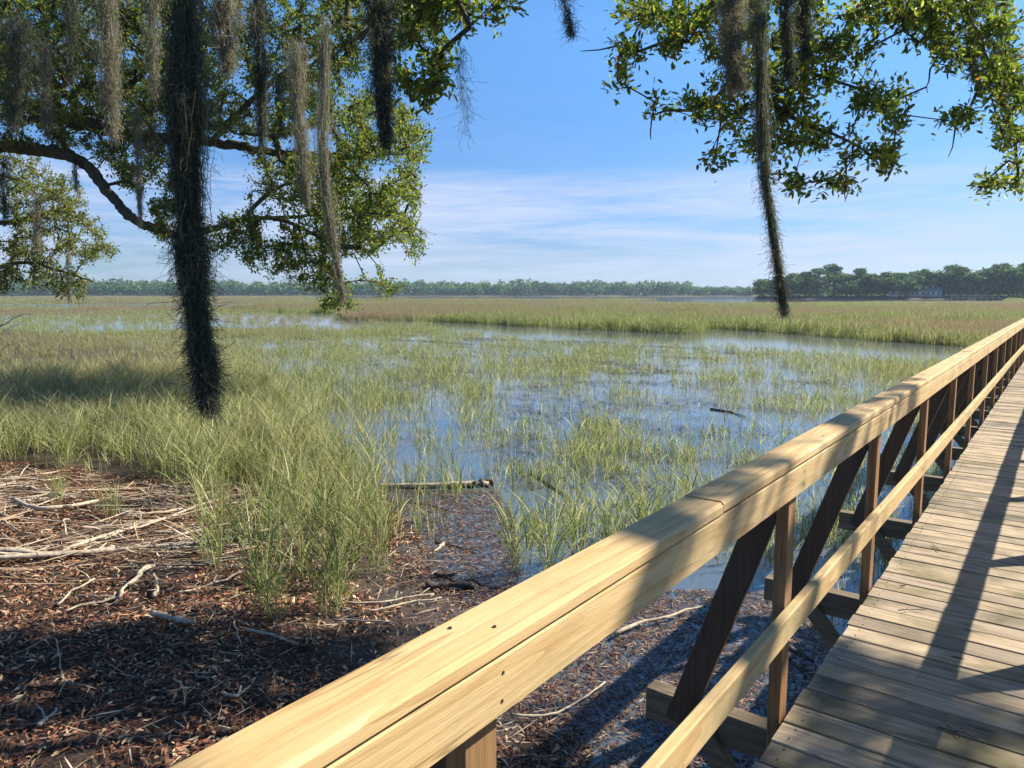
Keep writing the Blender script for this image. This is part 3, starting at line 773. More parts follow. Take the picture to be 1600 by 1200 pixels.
for a in ([(590, 783), (660, 790), (705, 800)], .012, .007, 'dark stick floating below the long log'), ([(730, 776), (775, 790)], .010, .006, 'pale short stick below the black stump'), \
    ([(680, 848), (720, 858), (745, 866)], .012, .007, 'dark stick floating behind the white feather shaped bark'), ([(665, 922), (700, 920), (742, 922)], .036, .022, 'thick black piece of wood afloat nearest the top rail'), \
    ([(680, 900), (705, 908), (740, 920)], .022, .010, 'dark wedge of wood just behind the thick black piece'), ([(735, 905), (760, 918), (775, 926)], .012, .008, 'dark stick pointing down to the top rail in the shallows'), \
    ([(826, 741), (860, 762), (892, 785)], .018, .010, 'black stick slanting through the blue water right of the stump'), ([(1110, 640), (1140, 645), (1165, 652)], .022, .010, 'dark stick floating in the open pool beside the top rail'):
    stick(*a, mat=M_drift if 'pale' in a[3] else M_darkdrift, lift=-.004, group='sticks floating in the shallows', name='floating_stick')
stick([(668, 866), (682, 860), (693, 850)], .004, .022, 'cream white piece of bark floating in the shallows', lift=.0, cat='bark', name='bark_piece', wob=.002, group=None)
stick([(800, 1130), (885, 1120), (945, 1075)], .010, .006, 'pale reed lying in the shade seen under the top rail', group=None)
stick([(960, 1000), (1040, 975), (1100, 955)], .016, .009, 'long pale stick on the mud seen under the top rail', group=None)
stick([(100, 1180), (1230, 1020), (1270, 1045)][1:], .02, .012, 'dark wet stick under the boardwalk behind the mid rail', mat=M_darkdrift, group=None)

# bare dead branch reaching in at the left edge
a = Acc(); b0 = P(-60, 560, 13.0)
for pts, r_ in ((((-60, 560), (-5, 515), (25, 497), (52, 491)), .014), (((-5, 515), (12, 498), (38, 490)), .008), (((-30, 535), (5, 520), (30, 505), (45, 498)), .007), (((-20, 560), (15, 540), (42, 532)), .008)):
    q = smoothline(np.array([P(u, v, 13.0) for u, v in pts])-b0, 9); q[1:-1] += rng.normal(size=(7, 3))*.015
    a.add(*tube(q, np.linspace(r_, r_*.35, 9), 5))
o = link('dead_branch', a.mesh('dead_branch', [M_drift], True)); o.location = tuple(b0)
tag(o, 'bare dead branch reaching over the yellow grass at the left edge', 'branch')

# ------------------------------------------------------------------ trees
def leaves_mesh_arrays(base, dirs, L_, Wd, nrm):
    """leaves with a folded midrib: base (N,3), dirs (N,3)"""
    side = unit(np.cross(dirs, nrm)); up = np.cross(side, dirs); N = len(base)
    d, s, u = dirs*L_[:, None], side*Wd[:, None], up*Wd[:, None]
    V = np.stack([base, base+.38*d+.5*s+.16*u, base+.78*d+.40*s+.14*u, base+d-.05*u, base+.78*d-.40*s+.14*u, base+.38*d-.5*s+.16*u], 1).reshape(-1, 3)
    k = (np.arange(N)*6)[:, None]
    return V, np.concatenate([k+np.array([0, 1, 2, 3]), k+np.array([0, 3, 4, 5])])
def twig_leaves(p, d, n, size, spread=.13):
    """leaves crowded along the last bit of a twig ending at p with direction d; p,d (M,3)"""
    M = len(p); t_ = rng.uniform(0, 1, (M, n))**.7
    base = p[:, None, :] - d[:, None, :]*((1-t_)*spread*1.3)[..., None] + rng.normal(size=(M, n, 3))*spread*.22
    ld = unit(d[:, None, :]*.7 + rng.normal(size=(M, n, 3))*.75 + np.array([0, 0, .1]))
    nrm = unit(np.array([0, 0, 1.0]) + rng.normal(size=(M, n, 3))*.55)
    sz = size*rng.uniform(.6, 1.15, (M, n))
    return leaves_mesh_arrays(base.reshape(-1, 3), ld.reshape(-1, 3), sz.ravel(), sz.ravel()*rng.uniform(.34, .5, M*n), nrm.reshape(-1, 3))
def grow_tree(o, limbs, targets, leaf_n, leaf_size, mat_leaf, r_twig=.0035, step=.22, bare=0.0, sub=4, spread=.13, main_parts=True, maxr=.06):
    """limbs: list of (pts, r0, r1) in world space; targets (M,3) twig ends. Twigs reach every target from the nearest wood."""
    base = np.array(o.location)
    nodes, par = [], []
    for pts, r0, r1 in limbs:
        q = smoothline(pts, max(8, int(np.linalg.norm(np.diff(np.array(pts), axis=0), axis=1).sum()/.18)))
        q[1:-1] += rng.normal(size=(len(q)-2, 3))*min(r0*.08+(.012 if r0 < .03 else 0), .03)
        if main_parts:
            V, Fc = tube(q-base, np.linspace(r0, r1, len(q))*(1+rng.normal(size=len(q))*.05), 10, .05)
            one('branch' if r0 < .2 else 'trunk', (V, Fc), M_bark, o, True)
        for c in q: nodes.append(c); par.append(-1)
    nodes = np.array(nodes); par = list(par)
    dmin = np.array([np.min(np.linalg.norm(nodes-p, axis=1)) for p in targets])
    order = np.argsort(dmin)
    buf = np.zeros((len(nodes)+len(targets)*14, 3)); nn = len(nodes); buf[:nn] = nodes; ends = []
    for i in order:
        p = targets[i]; dd = np.linalg.norm(buf[:nn]-p, axis=1); j = int(np.argmin(dd)); L_ = dd[j]
        k = max(1, min(12, int(L_/step))); a = buf[j].copy(); prev = j
        bend = rng.normal(size=3)*L_*.17
        for s_ in range(1, k+1):
            f = s_/k; q = a+(p-a)*f + bend*math.sin(f*math.pi) + np.array([0, 0, .10*L_*math.sin(f*math.pi)])
            if s_ < k: q = q + rng.normal(size=3)*min(L_/k, .3)*.16
            buf[nn] = q; par.append(prev); prev = nn; nn += 1
        ends.append((prev, par[prev]))
    cnt = np.zeros(nn); 
    for e, _ in ends: cnt[e] += 1
    for k in range(nn-1, -1, -1):
        if par[k] >= 0: cnt[par[k]] += cnt[k]
    idx = np.array([k for k in range(nn) if par[k] >= 0]); pi = np.array([par[k] for k in idx])
    r1 = np.minimum(r_twig*cnt[idx]**.5, maxr); r0 = np.minimum(r_twig*np.maximum(cnt[pi], 1)**.5, maxr); r0 = np.minimum(r0, r1*1.5)
    A, B = buf[pi]-base, buf[idx]-base
    T = unit(B-A); u = unit(np.cross(T, rng.normal(size=T.shape))); w = np.cross(T, u)
    V = np.stack([A+u*r0[:, None], A+w*r0[:, None], A-u*r0[:, None], A-w*r0[:, None], B+u*r1[:, None], B+w*r1[:, None], B-u*r1[:, None], B-w*r1[:, None]], 1).reshape(-1, 3)
    kk = (np.arange(len(idx))*8)[:, None]
    Fc = np.concatenate([kk+np.array([0, 1, 5, 4]), kk+np.array([1, 2, 6, 5]), kk+np.array([2, 3, 7, 6]), kk+np.array([3, 0, 4, 7])])
    link('twigs', mesh_np('twigs', V, [Fc], [M_bark], True), o)
    E = np.array([e for e, _ in ends]); Pp = np.array([max(p_, 0) for _, p_ in ends])
    p, d = buf[E]-base, unit(buf[E]-buf[Pp])
    live = rng.uniform(0, 1, len(p)) > bare
    p, d = p[live], d[live]
    # side sprays around every end
    pp = [p]; dd_ = [d]
    for _ in range(sub):
        d2 = unit(d+rng.normal(size=d.shape)*.8); pp.append(p + d2*rng.uniform(.05, .16, (len(p), 1))*spread/.13 - d*spread*.5); dd_.append(d2)
    p, d = np.concatenate(pp), np.concatenate(dd_)
    V, Fc = twig_leaves(p, d, leaf_n, leaf_size, spread)
    link('leaves', mesh_np('leaves', V, [Fc], [mat_leaf]), o)
    return buf[E], len(Fc)//2
def poly_targets(n, poly, d0, d1, hole=.0, hs=.018, seed=0, soft=0):
    poly = np.array(poly, float); lo, hi = poly.min(0), poly.max(0); out = []
    while len(out) < n:
        q = rng.uniform(lo, hi, size=(n*3, 2))
        k = in_poly(q[:, 0], q[:, 1], poly) & (fbm(q[:, 0]*hs, q[:, 1]*hs, seed, 3) > hole)
        for a in q[k]:
            out.append(P(a[0]+rng.normal()*soft, a[1]+rng.normal()*soft, rng.uniform(d0, d1)))
    return np.array(out[:n])

KA = 1.85
def PA(px, py, d): return P(px, py, d*KA)
# the big oak on the left bank: limbs sweep in from the trunk beyond the left edge
oakA = link('live_oak', None, loc=tuple(PA(-560, 600, 10.5)*np.array([1, 1, 0])+np.array([0, 0, WZ+.1])))
tag(oakA, 'large mossy live oak whose limbs sweep in over the marsh from the left edge', 'tree', 'mossy live oaks leaning over the marsh')
bA = np.array(oakA.location)
top = PA(-560, 60, 10.5)
limbsA = [
 ([bA, bA+(top-bA)*.4+np.array([.1, .1, 0]), bA+(top-bA)*.75, top], 0.782, 0.510),
 ([top+(bA-top)*.3, PA(-250, 262, 9.8), PA(-60, 232, 9.2), PA(60, 234, 8.9), PA(130, 255, 8.7), PA(175, 308, 8.5), PA(215, 346, 8.4), PA(285, 371, 8.2)], 0.178, 0.078),
 ([PA(284, 371, 8.2), PA(330, 358, 8.1), PA(370, 345, 8.0), PA(405, 340, 7.9), PA(450, 347, 7.8), PA(500, 372, 7.7), PA(530, 400, 7.7)], 0.076, 0.020),
 ([PA(385, 342, 8.0), PA(402, 318, 8.0), PA(440, 290, 8.1), PA(520, 275, 8.2)], 0.054, 0.020),
 ([PA(405, 341, 7.9), PA(470, 338, 8.3), PA(560, 320, 8.6), PA(640, 290, 8.8)], 0.044, 0.015),
 ([top+(bA-top)*.15, PA(-250, 110, 10.0), PA(-40, 130, 9.8), PA(70, 176, 9.5), PA(150, 197, 9.2), PA(230, 215, 9.0), PA(330, 222, 8.9), PA(430, 238, 8.8), PA(540, 245, 8.8), PA(620, 238, 9.0)], 0.255, 0.037),
 ([PA(150, 197, 9.2), PA(170, 165, 8.9), PA(230, 110, 8.6), PA(330, 60, 8.4)], 0.085, 0.034),
 ([PA(330, 222, 8.9), PA(400, 150, 8.7), PA(480, 90, 8.5), PA(560, 60, 8.4)], 0.076, 0.025),
]
tA = np.concatenate([
 poly_targets(2500, [(-120, -120), (260, -120), (268, 150), (240, 205), (120, 195), (-120, 180)], 14.1, 21.1, .06, .02, 1),
 poly_targets(200, [(-100, 175), (150, 205), (260, 215), (280, 300), (230, 290), (140, 235), (-100, 225)], 15.9, 17.8, .35, .02, 2),
 poly_targets(1400, [(260, -110), (700, -110), (690, 50), (570, 110), (450, 215), (270, 215)], 13.7, 18.9, .27, .02, 3),
 poly_targets(900, [(400, 235), (455, 160), (590, 135), (650, 175), (682, 230), (682, 275), (660, 305), (655, 335), (655, 405), (625, 440), (605, 465), (570, 476), (535, 460), (500, 430), (470, 330), (400, 290)], 13.3, 17.8, .41, .022, 4, 8),
 poly_targets(190, [(325, 380), (350, 330), (480, 335), (520, 400), (545, 460), (520, 478), (480, 440), (420, 425), (365, 405)], 13.7, 15.4, .44, .024, 5, 8),
 poly_targets(90, [(170, 260), (290, 240), (300, 330), (255, 350)], 14.8, 16.3, .40, .024, 6),
 poly_targets(14, [(505, 455), (555, 462), (560, 482), (500, 485)], 14.1, 14.8, .0, .02, 7),
 poly_targets(12, [(232, 350), (275, 358), (265, 380), (236, 378)], 15.0, 15.4, .0, .02, 7),
])
near_sprays = poly_targets(90, [(560, -60), (835, -60), (825, 15), (770, 45), (705, 50), (690, 150), (668, 180), (640, 150), (560, 90)], 4.6, 5.4, .44, .02, 8)
endsA, nA = grow_tree(oakA, limbsA, tA, 9, .085, M_leaf, r_twig=.006, step=.4, sub=3, spread=.22, maxr=.1)

# a second, paler oak farther back on the same bank
def PB(px, py, d): return P(px, py, d*1.5)
oakB = link('live_oak', None, loc=tuple(PB(-330, 600, 16.0)*np.array([1, 1, 0])+np.array([0, 0, WZ+.1])))
tag(oakB, 'paler yellow green live oak drooping low over the far left grass, behind the large limb', 'tree', 'mossy live oaks leaning over the marsh')
bB = np.array(oakB.location); topB = PB(-330, 250, 16.0)
limbsB = [([bB, (bB+topB)/2, topB], .38, .24),
 ([(bB+2*topB)/3, PB(-180, 330, 15.5), PB(-60, 350, 15), PB(30, 345, 14.6), PB(90, 330, 14.4), PB(130, 350, 14.2)], .13, .025),
 ([(bB+3*topB)/4, PB(-160, 400, 15), PB(-40, 420, 14.5), PB(40, 410, 14.2), PB(100, 425, 14), PB(145, 440, 13.9)], .09, .02),
 ([topB, PB(-150, 260, 15.5), PB(-20, 270, 15), PB(60, 290, 14.6)], .10, .02)]
tB = np.concatenate([
 poly_targets(620, [(-200, 235), (40, 240), (100, 270), (130, 300), (125, 330), (165, 350), (182, 400), (160, 412), (110, 400), (-200, 400)], 20.4, 23.7, .30, .02, 11, 5),
 poly_targets(240, [(-200, 400), (110, 400), (145, 430), (150, 460), (95, 462), (55, 440), (-20, 462), (-200, 470)], 20.4, 22.2, .40, .02, 12, 4)])
grow_tree(oakB, limbsB, tB, 9, .11, M_leafB, r_twig=.006, step=.4, sub=3, spread=.27)

# the oak by the boardwalk on the right: its boughs hang in from above and shade the near deck
oakC = link('live_oak', None, loc=(5.2, 4.6, WZ+.2))
tag(oakC, 'leafy live oak whose boughs hang down from above at the upper right', 'tree', 'mossy live oaks leaning over the marsh')
bC = np.array(oakC.location); tC = np.array([4.4, 5.2, 4.6])
hub = P(1200, -420, 6.4)
limbsC = [([bC, [5.0, 4.7, 1.6], [4.6, 5.0, 3.4], tC], .48, .30),
 ([tC, [3.5, 7.0, 6.3], [1.2, 7.6, 6.6], hub, P(700, -420, 6.0), P(300, -420, 5.0)], .12, .04),
 ([hub, P(1180, -200, 6.2), P(1178, -40, 6.0), P(1184, 80, 5.9), P(1188, 180, 5.8), P(1198, 262, 5.8), P(1204, 300, 5.8)], .055, .008),
 ([P(1178, -60, 6.0), P(1120, 10, 5.9), P(1065, 55, 5.8), P(1000, 78, 5.8), P(950, 76, 5.8), P(907, 80, 5.8)], .022, .003),
 ([P(1184, 80, 5.9), P(1130, 140, 5.8), P(1085, 170, 5.7), P(1035, 172, 5.7), P(1015, 195, 5.7), P(1017, 218, 5.7)], .018, .003),
 ([P(1182, 60, 5.9), P(1250, 100, 6.0), P(1320, 130, 6.1), P(1385, 160, 6.1), P(1412, 185, 6.1)], .020, .004),
 ([P(1188, 150, 5.8), P(1250, 195, 5.8), P(1310, 215, 5.9), P(1370, 245, 5.9), P(1418, 240, 5.9)], .018, .003),
 ([[1.2, 7.6, 6.6], P(1440, -150, 6.4), P(1500, 0, 6.3), P(1540, 90, 6.2), P(1580, 190, 6.1), P(1590, 280, 6.1)], .05, .008),
 ([P(1500, 0, 6.3), P(1470, 70, 6.2), P(1452, 120, 6.2), P(1449, 145, 6.2)], .014, .003),
 ([P(1545, 120, 6.2), P(1505, 180, 6.1), P(1492, 210, 6.1), P(1482, 245, 6.1)], .014, .003),
 ([hub, P(1260, -200, 5.6), P(1340, -60, 5.5), P(1400, 10, 5.5)], .03, .008),
 ([P(300, -420, 5.0), P(280, -300, 5.2), P(300, -100, 5.6), P(480, -60, 5.2), P(620, -20, 5.0), P(720, 20, 4.9)], .035, .010),
 ([P(300, -420, 5.0), P(290, -300, 4.2), P(285, -90, 3.4)], .03, .015),
 ([tC, [3.4, 8.2, 6.2], [2.6, 11.0, 7.0]], .16, .05),
 ([tC, [4.5, 6.5, 7.4], [3.2, 9.0, 8.6]], .16, .05)]
blobs = [(1000, 20, 45, 22, 15), (1060, 50, 48, 35, 20), (988, 80, 28, 16, 7), (965, 124, 16, 9, 4), (1110, 35, 55, 50, 26), (1200, 20, 95, 50, 55), (1150, 110, 40, 28, 12),
 (1060, 166, 42, 16, 8), (1130, 175, 42, 26, 13), (1190, 140, 55, 50, 24), (1252, 108, 66, 50, 32), (1320, 60, 55, 45, 24), (1372, 150, 40, 30, 16), (1400, 184, 14, 14, 5),
 (1180, 220, 36, 24, 12), (1235, 190, 38, 34, 16), (1290, 212, 48, 22, 13), (1352, 238, 45, 16, 10), (1385, 255, 18, 10, 4), (1308, 290, 22, 16, 6), (1316, 308, 10, 8, 2), (1232, 284, 26, 12, 6), (1110, 256, 18, 9, 4),
 (1400, 10, 70, 34, 30), (1500, 20, 90, 46, 44), (1545, 80, 60, 50, 34), (1575, 135, 42, 52, 24), (1500, 190, 28, 20, 7), (1585, 225, 22, 40, 11), (1545, 283, 24, 14, 6), (1596, 290, 12, 16, 4), (1470, 90, 18, 26, 6), (1440, 45, 40, 30, 10)]
tt = []
for cx, cyy, rx, ry, n in blobs:
    for _ in range(int(n*1.2)):
        a_ = random.uniform(0, 6.283); q = math.sqrt(random.random())
        tt.append(P(cx+rx*q*math.cos(a_), cyy+ry*q*math.sin(a_), random.uniform(5.3, 6.5)))
# the part of the same crown that is above and right of the view: unseen sprays added along sun rays to shade the near ground
SV = np.array(SUNV)/SUNV.z
def shade(n, xr, yr, z0, hr, hole=.0, hs=1.0, seed=0):
    out = []
    while len(out) < n:
        x_, y_ = random.uniform(*xr), random.uniform(*yr)
        if float(fbm(np.array([x_*hs]), np.array([y_*hs]), seed, 2)[0]) < hole: continue
        h_ = random.uniform(*hr); c = np.array([x_, y_, z0]) + SV*(h_-z0)
        u_, v_, d_ = proj(c)
        if d_ > 0 and -60 < u_ < 1660 and v_ > -60: continue
        e_ = c - SV*(c[2]-1.0)          # where its shadow crosses the height of the top rail
        if -1.15 < e_[0] < -.45 and .2 < e_[1] < 1.55: continue
        out.append(c)
    return out
tt += shade(330, (-.75, .5), (.8, 3.5), .0, (5.6, 9.5), .36, 1.9, 5) + shade(26, (-1.0, -.6), (1.6, 2.6), 1.0, (5.6, 7.0)) + shade(24, (-1.0, -.6), (3.2, 5.6), 1.0, (5.6, 7.5), .4, 2.0, 5)
tt += shade(210, (-6.5, -1.2), (-1.0, 3.9), WZ, (5.5, 10.0), .30, 1.7, 6)
for _ in range(230):  # sprays added out of view along sun rays to shade the longest beard
    q_ = P(305+random.uniform(-40, 40), random.uniform(-40, 600), 3.3); h_ = random.uniform(2.2, 6.0)
    c = q_ + SV*h_; u_, v_, d_ = proj(c)
    e_ = c - SV*(c[2]-1.0)
    if (d_ > 0 and -60 < u_ < 1660 and v_ > -60) or (-1.15 < e_[0] < -.45 and .2 < e_[1] < 1.55): continue
    tt.append(c)
endsC, nC = grow_tree(oakC, limbsC, np.concatenate([np.array(tt), near_sprays]), 9, .062, M_leaf, sub=3, bare=.08)
print('leaves', nA, nC)

# ------------------------------------------------------------------ Spanish moss, each hanging beard a thing
def moss(path, label, w0, w1, n, mat, hair=2.2, hl=.045, th=.0026, core=1.0, swell=0.0, name='spanish_moss', pw=1.0):
    """path: px,py,depth points top to bottom; w0,w1 radius at top and bottom (m)"""
    k_ = 1.85 if 6.4 <= path[0][2] < 12 else (1.5 if path[0][2] >= 12 else 1.0)
    w0, w1, hl, th = w0*k_, w1*k_, hl*k_**.5, th*k_**.8
    if w0 < 1: n = int(n*.8)
    pp = smoothline(np.array([P(q[0], q[1], q[2]*k_) for q in path]), 60); base = pp[0].copy(); pp = pp-base
    Ltot = np.linalg.norm(np.diff(pp, axis=0), axis=1).sum()
    def width(t_): return (w1+(w0-w1)*np.clip(1-t_, 0, 1)**pw)*(1+swell*np.sin(t_*9+1.3)*.5+.25*np.sin(t_*23+w0*90))
    K = 12; n = int(n*1.25); hair = hair*1.9; th = th*.72
    t0 = rng.uniform(0, .9, n)**1.1; ln = np.minimum(rng.uniform(.06, .24, n)*max(1, .9/Ltot), 1.02-t0)
    a_ = rng.uniform(0, 6.283, n); rr = np.abs(rng.normal(size=n))*.55*core
    s = np.linspace(0, 1, K); tk = np.clip(t0[:, None]+ln[:, None]*s, 0, 1)
    idx = tk*59; i0 = np.clip(idx.astype(int), 0, 58); f = (idx-i0)[..., None]
    ctr = pp[i0]*(1-f)+pp[i0+1]*f
    off = np.stack([np.cos(a_), np.sin(a_), np.zeros(n)], -1)[:, None, :]*(rr[:, None]*width(tk))[..., None]
    wan = np.cumsum(rng.normal(size=(n, K, 3)), axis=1)*np.array([1, 1, .5])*(.004+.045*width(tk))[..., None]
    Pt = ctr + off + wan
    V1, F1 = ribbons(Pt, th*1.25, unit(rng.normal(size=(n, 3))))
    # curly side hairs
    m_ = int(n*hair); k = rng.integers(0, n, m_); j = rng.integers(0, K, m_)
    st = Pt[k, j]; K2 = 6; s2 = np.linspace(0, 1, K2)
    d0 = unit(np.stack([rng.normal(size=m_), rng.normal(size=m_), rng.normal(size=m_)*.7-.35], -1))
    d1 = unit(rng.normal(size=(m_, 3))+np.array([0, 0, -1.0]))
    L2 = hl*rng.uniform(.4, 1.3, m_)*np.where(rng.uniform(0, 1, m_) < .10, 1.8, 1)
    Q = st[:, None, :] + d0[:, None, :]*(L2[:, None]*s2*(1-.35*s2))[..., None] + d1[:, None, :]*(L2[:, None]*s2**2*.8)[..., None]
    Q = Q + np.cumsum(rng.normal(size=(m_, K2, 3)), 1)*(L2*.07)[:, None, None]*np.minimum(np.arange(K2), 1)[None, :, None]
    V2, F2 = ribbons(Q, th, unit(rng.normal(size=(m_, 3))))
    me = mesh_np(name, np.concatenate([V1, V2]), [np.concatenate([F1, F2+len(V1)])], [mat])
    o = link(name, me, None, tuple(base))
    return tag(o, label, 'spanish moss', 'spanish moss hanging from the oaks')
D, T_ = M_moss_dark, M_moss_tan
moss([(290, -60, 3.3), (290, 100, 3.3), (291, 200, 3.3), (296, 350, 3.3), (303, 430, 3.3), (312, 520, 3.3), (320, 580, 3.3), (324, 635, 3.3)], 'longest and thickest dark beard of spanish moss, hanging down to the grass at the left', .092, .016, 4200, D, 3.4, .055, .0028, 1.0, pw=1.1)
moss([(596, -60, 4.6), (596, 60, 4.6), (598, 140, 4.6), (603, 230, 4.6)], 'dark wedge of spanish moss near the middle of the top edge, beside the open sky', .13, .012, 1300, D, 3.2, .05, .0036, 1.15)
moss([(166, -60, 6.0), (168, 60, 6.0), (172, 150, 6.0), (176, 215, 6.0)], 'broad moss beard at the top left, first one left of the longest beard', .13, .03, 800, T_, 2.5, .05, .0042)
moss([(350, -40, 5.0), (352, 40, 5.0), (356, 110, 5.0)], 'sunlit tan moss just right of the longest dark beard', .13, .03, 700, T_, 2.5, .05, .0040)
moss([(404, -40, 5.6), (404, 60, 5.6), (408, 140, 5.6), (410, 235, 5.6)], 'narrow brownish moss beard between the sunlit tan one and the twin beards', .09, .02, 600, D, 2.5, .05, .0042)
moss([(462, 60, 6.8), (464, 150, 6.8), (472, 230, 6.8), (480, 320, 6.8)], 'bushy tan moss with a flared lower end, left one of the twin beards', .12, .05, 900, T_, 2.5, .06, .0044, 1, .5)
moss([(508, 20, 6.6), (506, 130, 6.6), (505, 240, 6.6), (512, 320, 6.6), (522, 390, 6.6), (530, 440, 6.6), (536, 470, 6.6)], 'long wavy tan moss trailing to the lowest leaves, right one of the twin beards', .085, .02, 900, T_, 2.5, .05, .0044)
moss([(214, 170, 7.6), (216, 250, 7.6), (220, 356, 7.6)], 'thin straight moss strand hanging across the bend of the big limb', .06, .018, 380, T_, 2.5, .05, .0046)
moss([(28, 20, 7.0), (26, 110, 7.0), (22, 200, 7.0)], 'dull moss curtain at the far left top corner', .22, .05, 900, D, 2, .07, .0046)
moss([(70, 60, 7.6), (72, 140, 7.6), (74, 214, 7.6)], 'moss hanging onto the dark upper limb at the left', .12, .03, 500, T_, 2, .06, .0046)
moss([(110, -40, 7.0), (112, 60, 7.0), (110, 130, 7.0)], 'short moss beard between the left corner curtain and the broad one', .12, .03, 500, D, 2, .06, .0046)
moss([(236, -40, 6.4), (238, 60, 6.4), (242, 150, 6.4)], 'moss half hidden behind the left flank of the longest beard', .10, .03, 500, T_, 2, .06, .0044)
moss([(240, 190, 8.6), (236, 235, 8.6)], 'little moss tuft under the dark upper limb, above the bend', .12, .04, 260, T_, 2, .06, .005)
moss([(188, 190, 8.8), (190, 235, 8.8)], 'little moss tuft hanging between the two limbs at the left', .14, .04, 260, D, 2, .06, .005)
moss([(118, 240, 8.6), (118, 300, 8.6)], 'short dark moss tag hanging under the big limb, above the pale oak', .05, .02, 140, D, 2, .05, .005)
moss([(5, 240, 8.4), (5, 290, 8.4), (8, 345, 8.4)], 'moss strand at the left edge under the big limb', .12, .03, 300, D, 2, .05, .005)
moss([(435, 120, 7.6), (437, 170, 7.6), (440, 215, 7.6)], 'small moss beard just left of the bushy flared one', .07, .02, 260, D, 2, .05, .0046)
moss([(560, 150, 8.4), (562, 190, 8.4), (566, 236, 8.4)], 'small grey moss tag in the sunny part of the left crown', .07, .02, 240, T_, 2, .05, .005)
moss([(60, 300, 13.6), (58, 350, 13.6), (58, 392, 13.6)], 'pale moss hanging in the yellowish back oak', .16, .05, 300, T_, 2, .10, .007)
moss([(106, 390, 13.6), (107, 430, 13.6), (108, 475, 13.6)], 'thin moss wisp trailing below the yellowish back oak', .05, .02, 160, T_, 2, .08, .007)
moss([(716, 60, 4.9), (718, 110, 4.9), (728, 150, 4.9), (733, 208, 4.9)], 'wiry almost bare moss strand against the blue sky', .05, .03, 46, D, 2.4, .10, .0032)
moss([(878, -40, 4.6), (884, 10, 4.6), (893, 56, 4.6)], 'short wiry moss strand alone against the sky at the top middle', .035, .012, 110, D, 2.5, .05, .0036)
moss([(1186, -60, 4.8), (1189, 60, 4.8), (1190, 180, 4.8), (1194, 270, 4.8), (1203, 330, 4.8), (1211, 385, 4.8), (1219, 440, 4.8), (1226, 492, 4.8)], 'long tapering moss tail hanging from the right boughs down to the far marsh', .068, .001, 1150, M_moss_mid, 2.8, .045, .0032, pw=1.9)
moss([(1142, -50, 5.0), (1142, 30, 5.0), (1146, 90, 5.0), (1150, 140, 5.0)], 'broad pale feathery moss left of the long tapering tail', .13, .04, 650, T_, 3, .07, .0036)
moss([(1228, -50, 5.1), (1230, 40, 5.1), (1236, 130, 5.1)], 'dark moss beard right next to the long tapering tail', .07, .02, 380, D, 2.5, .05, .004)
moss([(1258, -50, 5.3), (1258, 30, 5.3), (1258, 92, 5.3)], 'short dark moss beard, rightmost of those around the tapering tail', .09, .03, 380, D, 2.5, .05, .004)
moss([(1520, 30, 6.0), (1521, 80, 6.0), (1524, 125, 6.0)], 'small pale moss wisp in the boughs at the right edge', .05, .02, 160, T_, 2.5, .06, .0044)
moss([(1555, 60, 6.0), (1555, 90, 6.0), (1558, 140, 6.0)], 'faint moss thread beside the pale wisp at the right edge', .03, .015, 100, T_, 2.5, .05, .0044)

# a clutter of reed stalks washed up in front of the grass
x, y = in_region(5200, [(-150, 775), (200, 775), (420, 780), (470, 830), (380, 880), (200, 905), (-150, 930)])
k = rng.uniform(0, 1, len(x)) < np.clip((fbm(x*1.1, y*1.1, 14, 2)-.42)*5, .04, 1); x, y = x[k]+rng.normal(size=k.sum())*.3, y[k]+rng.normal(size=k.sum())*.3
zz = np.maximum(height(x, y), WZ) + rng.uniform(.012, .07, len(x))
n = len(x); ang = YAW + .12 + rng.normal(size=n)*.6
d = np.stack([np.cos(ang), np.sin(ang), rng.normal(size=n)*.04], -1); ln = rng.uniform(.12, .8, n)
sd = np.stack([np.zeros(n), np.zeros(n), rng.normal(size=n)], -1)*.35 + np.cross(d, [0, 0, 1.0])*.9
Pt = np.stack([x, y, zz], -1)[:, None, :]+d[:, None, :]*(ln[:, None]*np.linspace(-.5, .5, 5))[..., None] + np.cumsum(rng.normal(size=(n, 5, 3)), 1)*.008*np.array([1, 1, .3])
V, Fc = ribbons(Pt, (rng.uniform(.005, .018, n)[:, None]*np.array([.7, 1, 1, .9, .4])), unit(sd))
tag(link('washed_up_reeds', mesh_np('washed_up_reeds', V, [Fc], [M_reed])), kind='stuff')

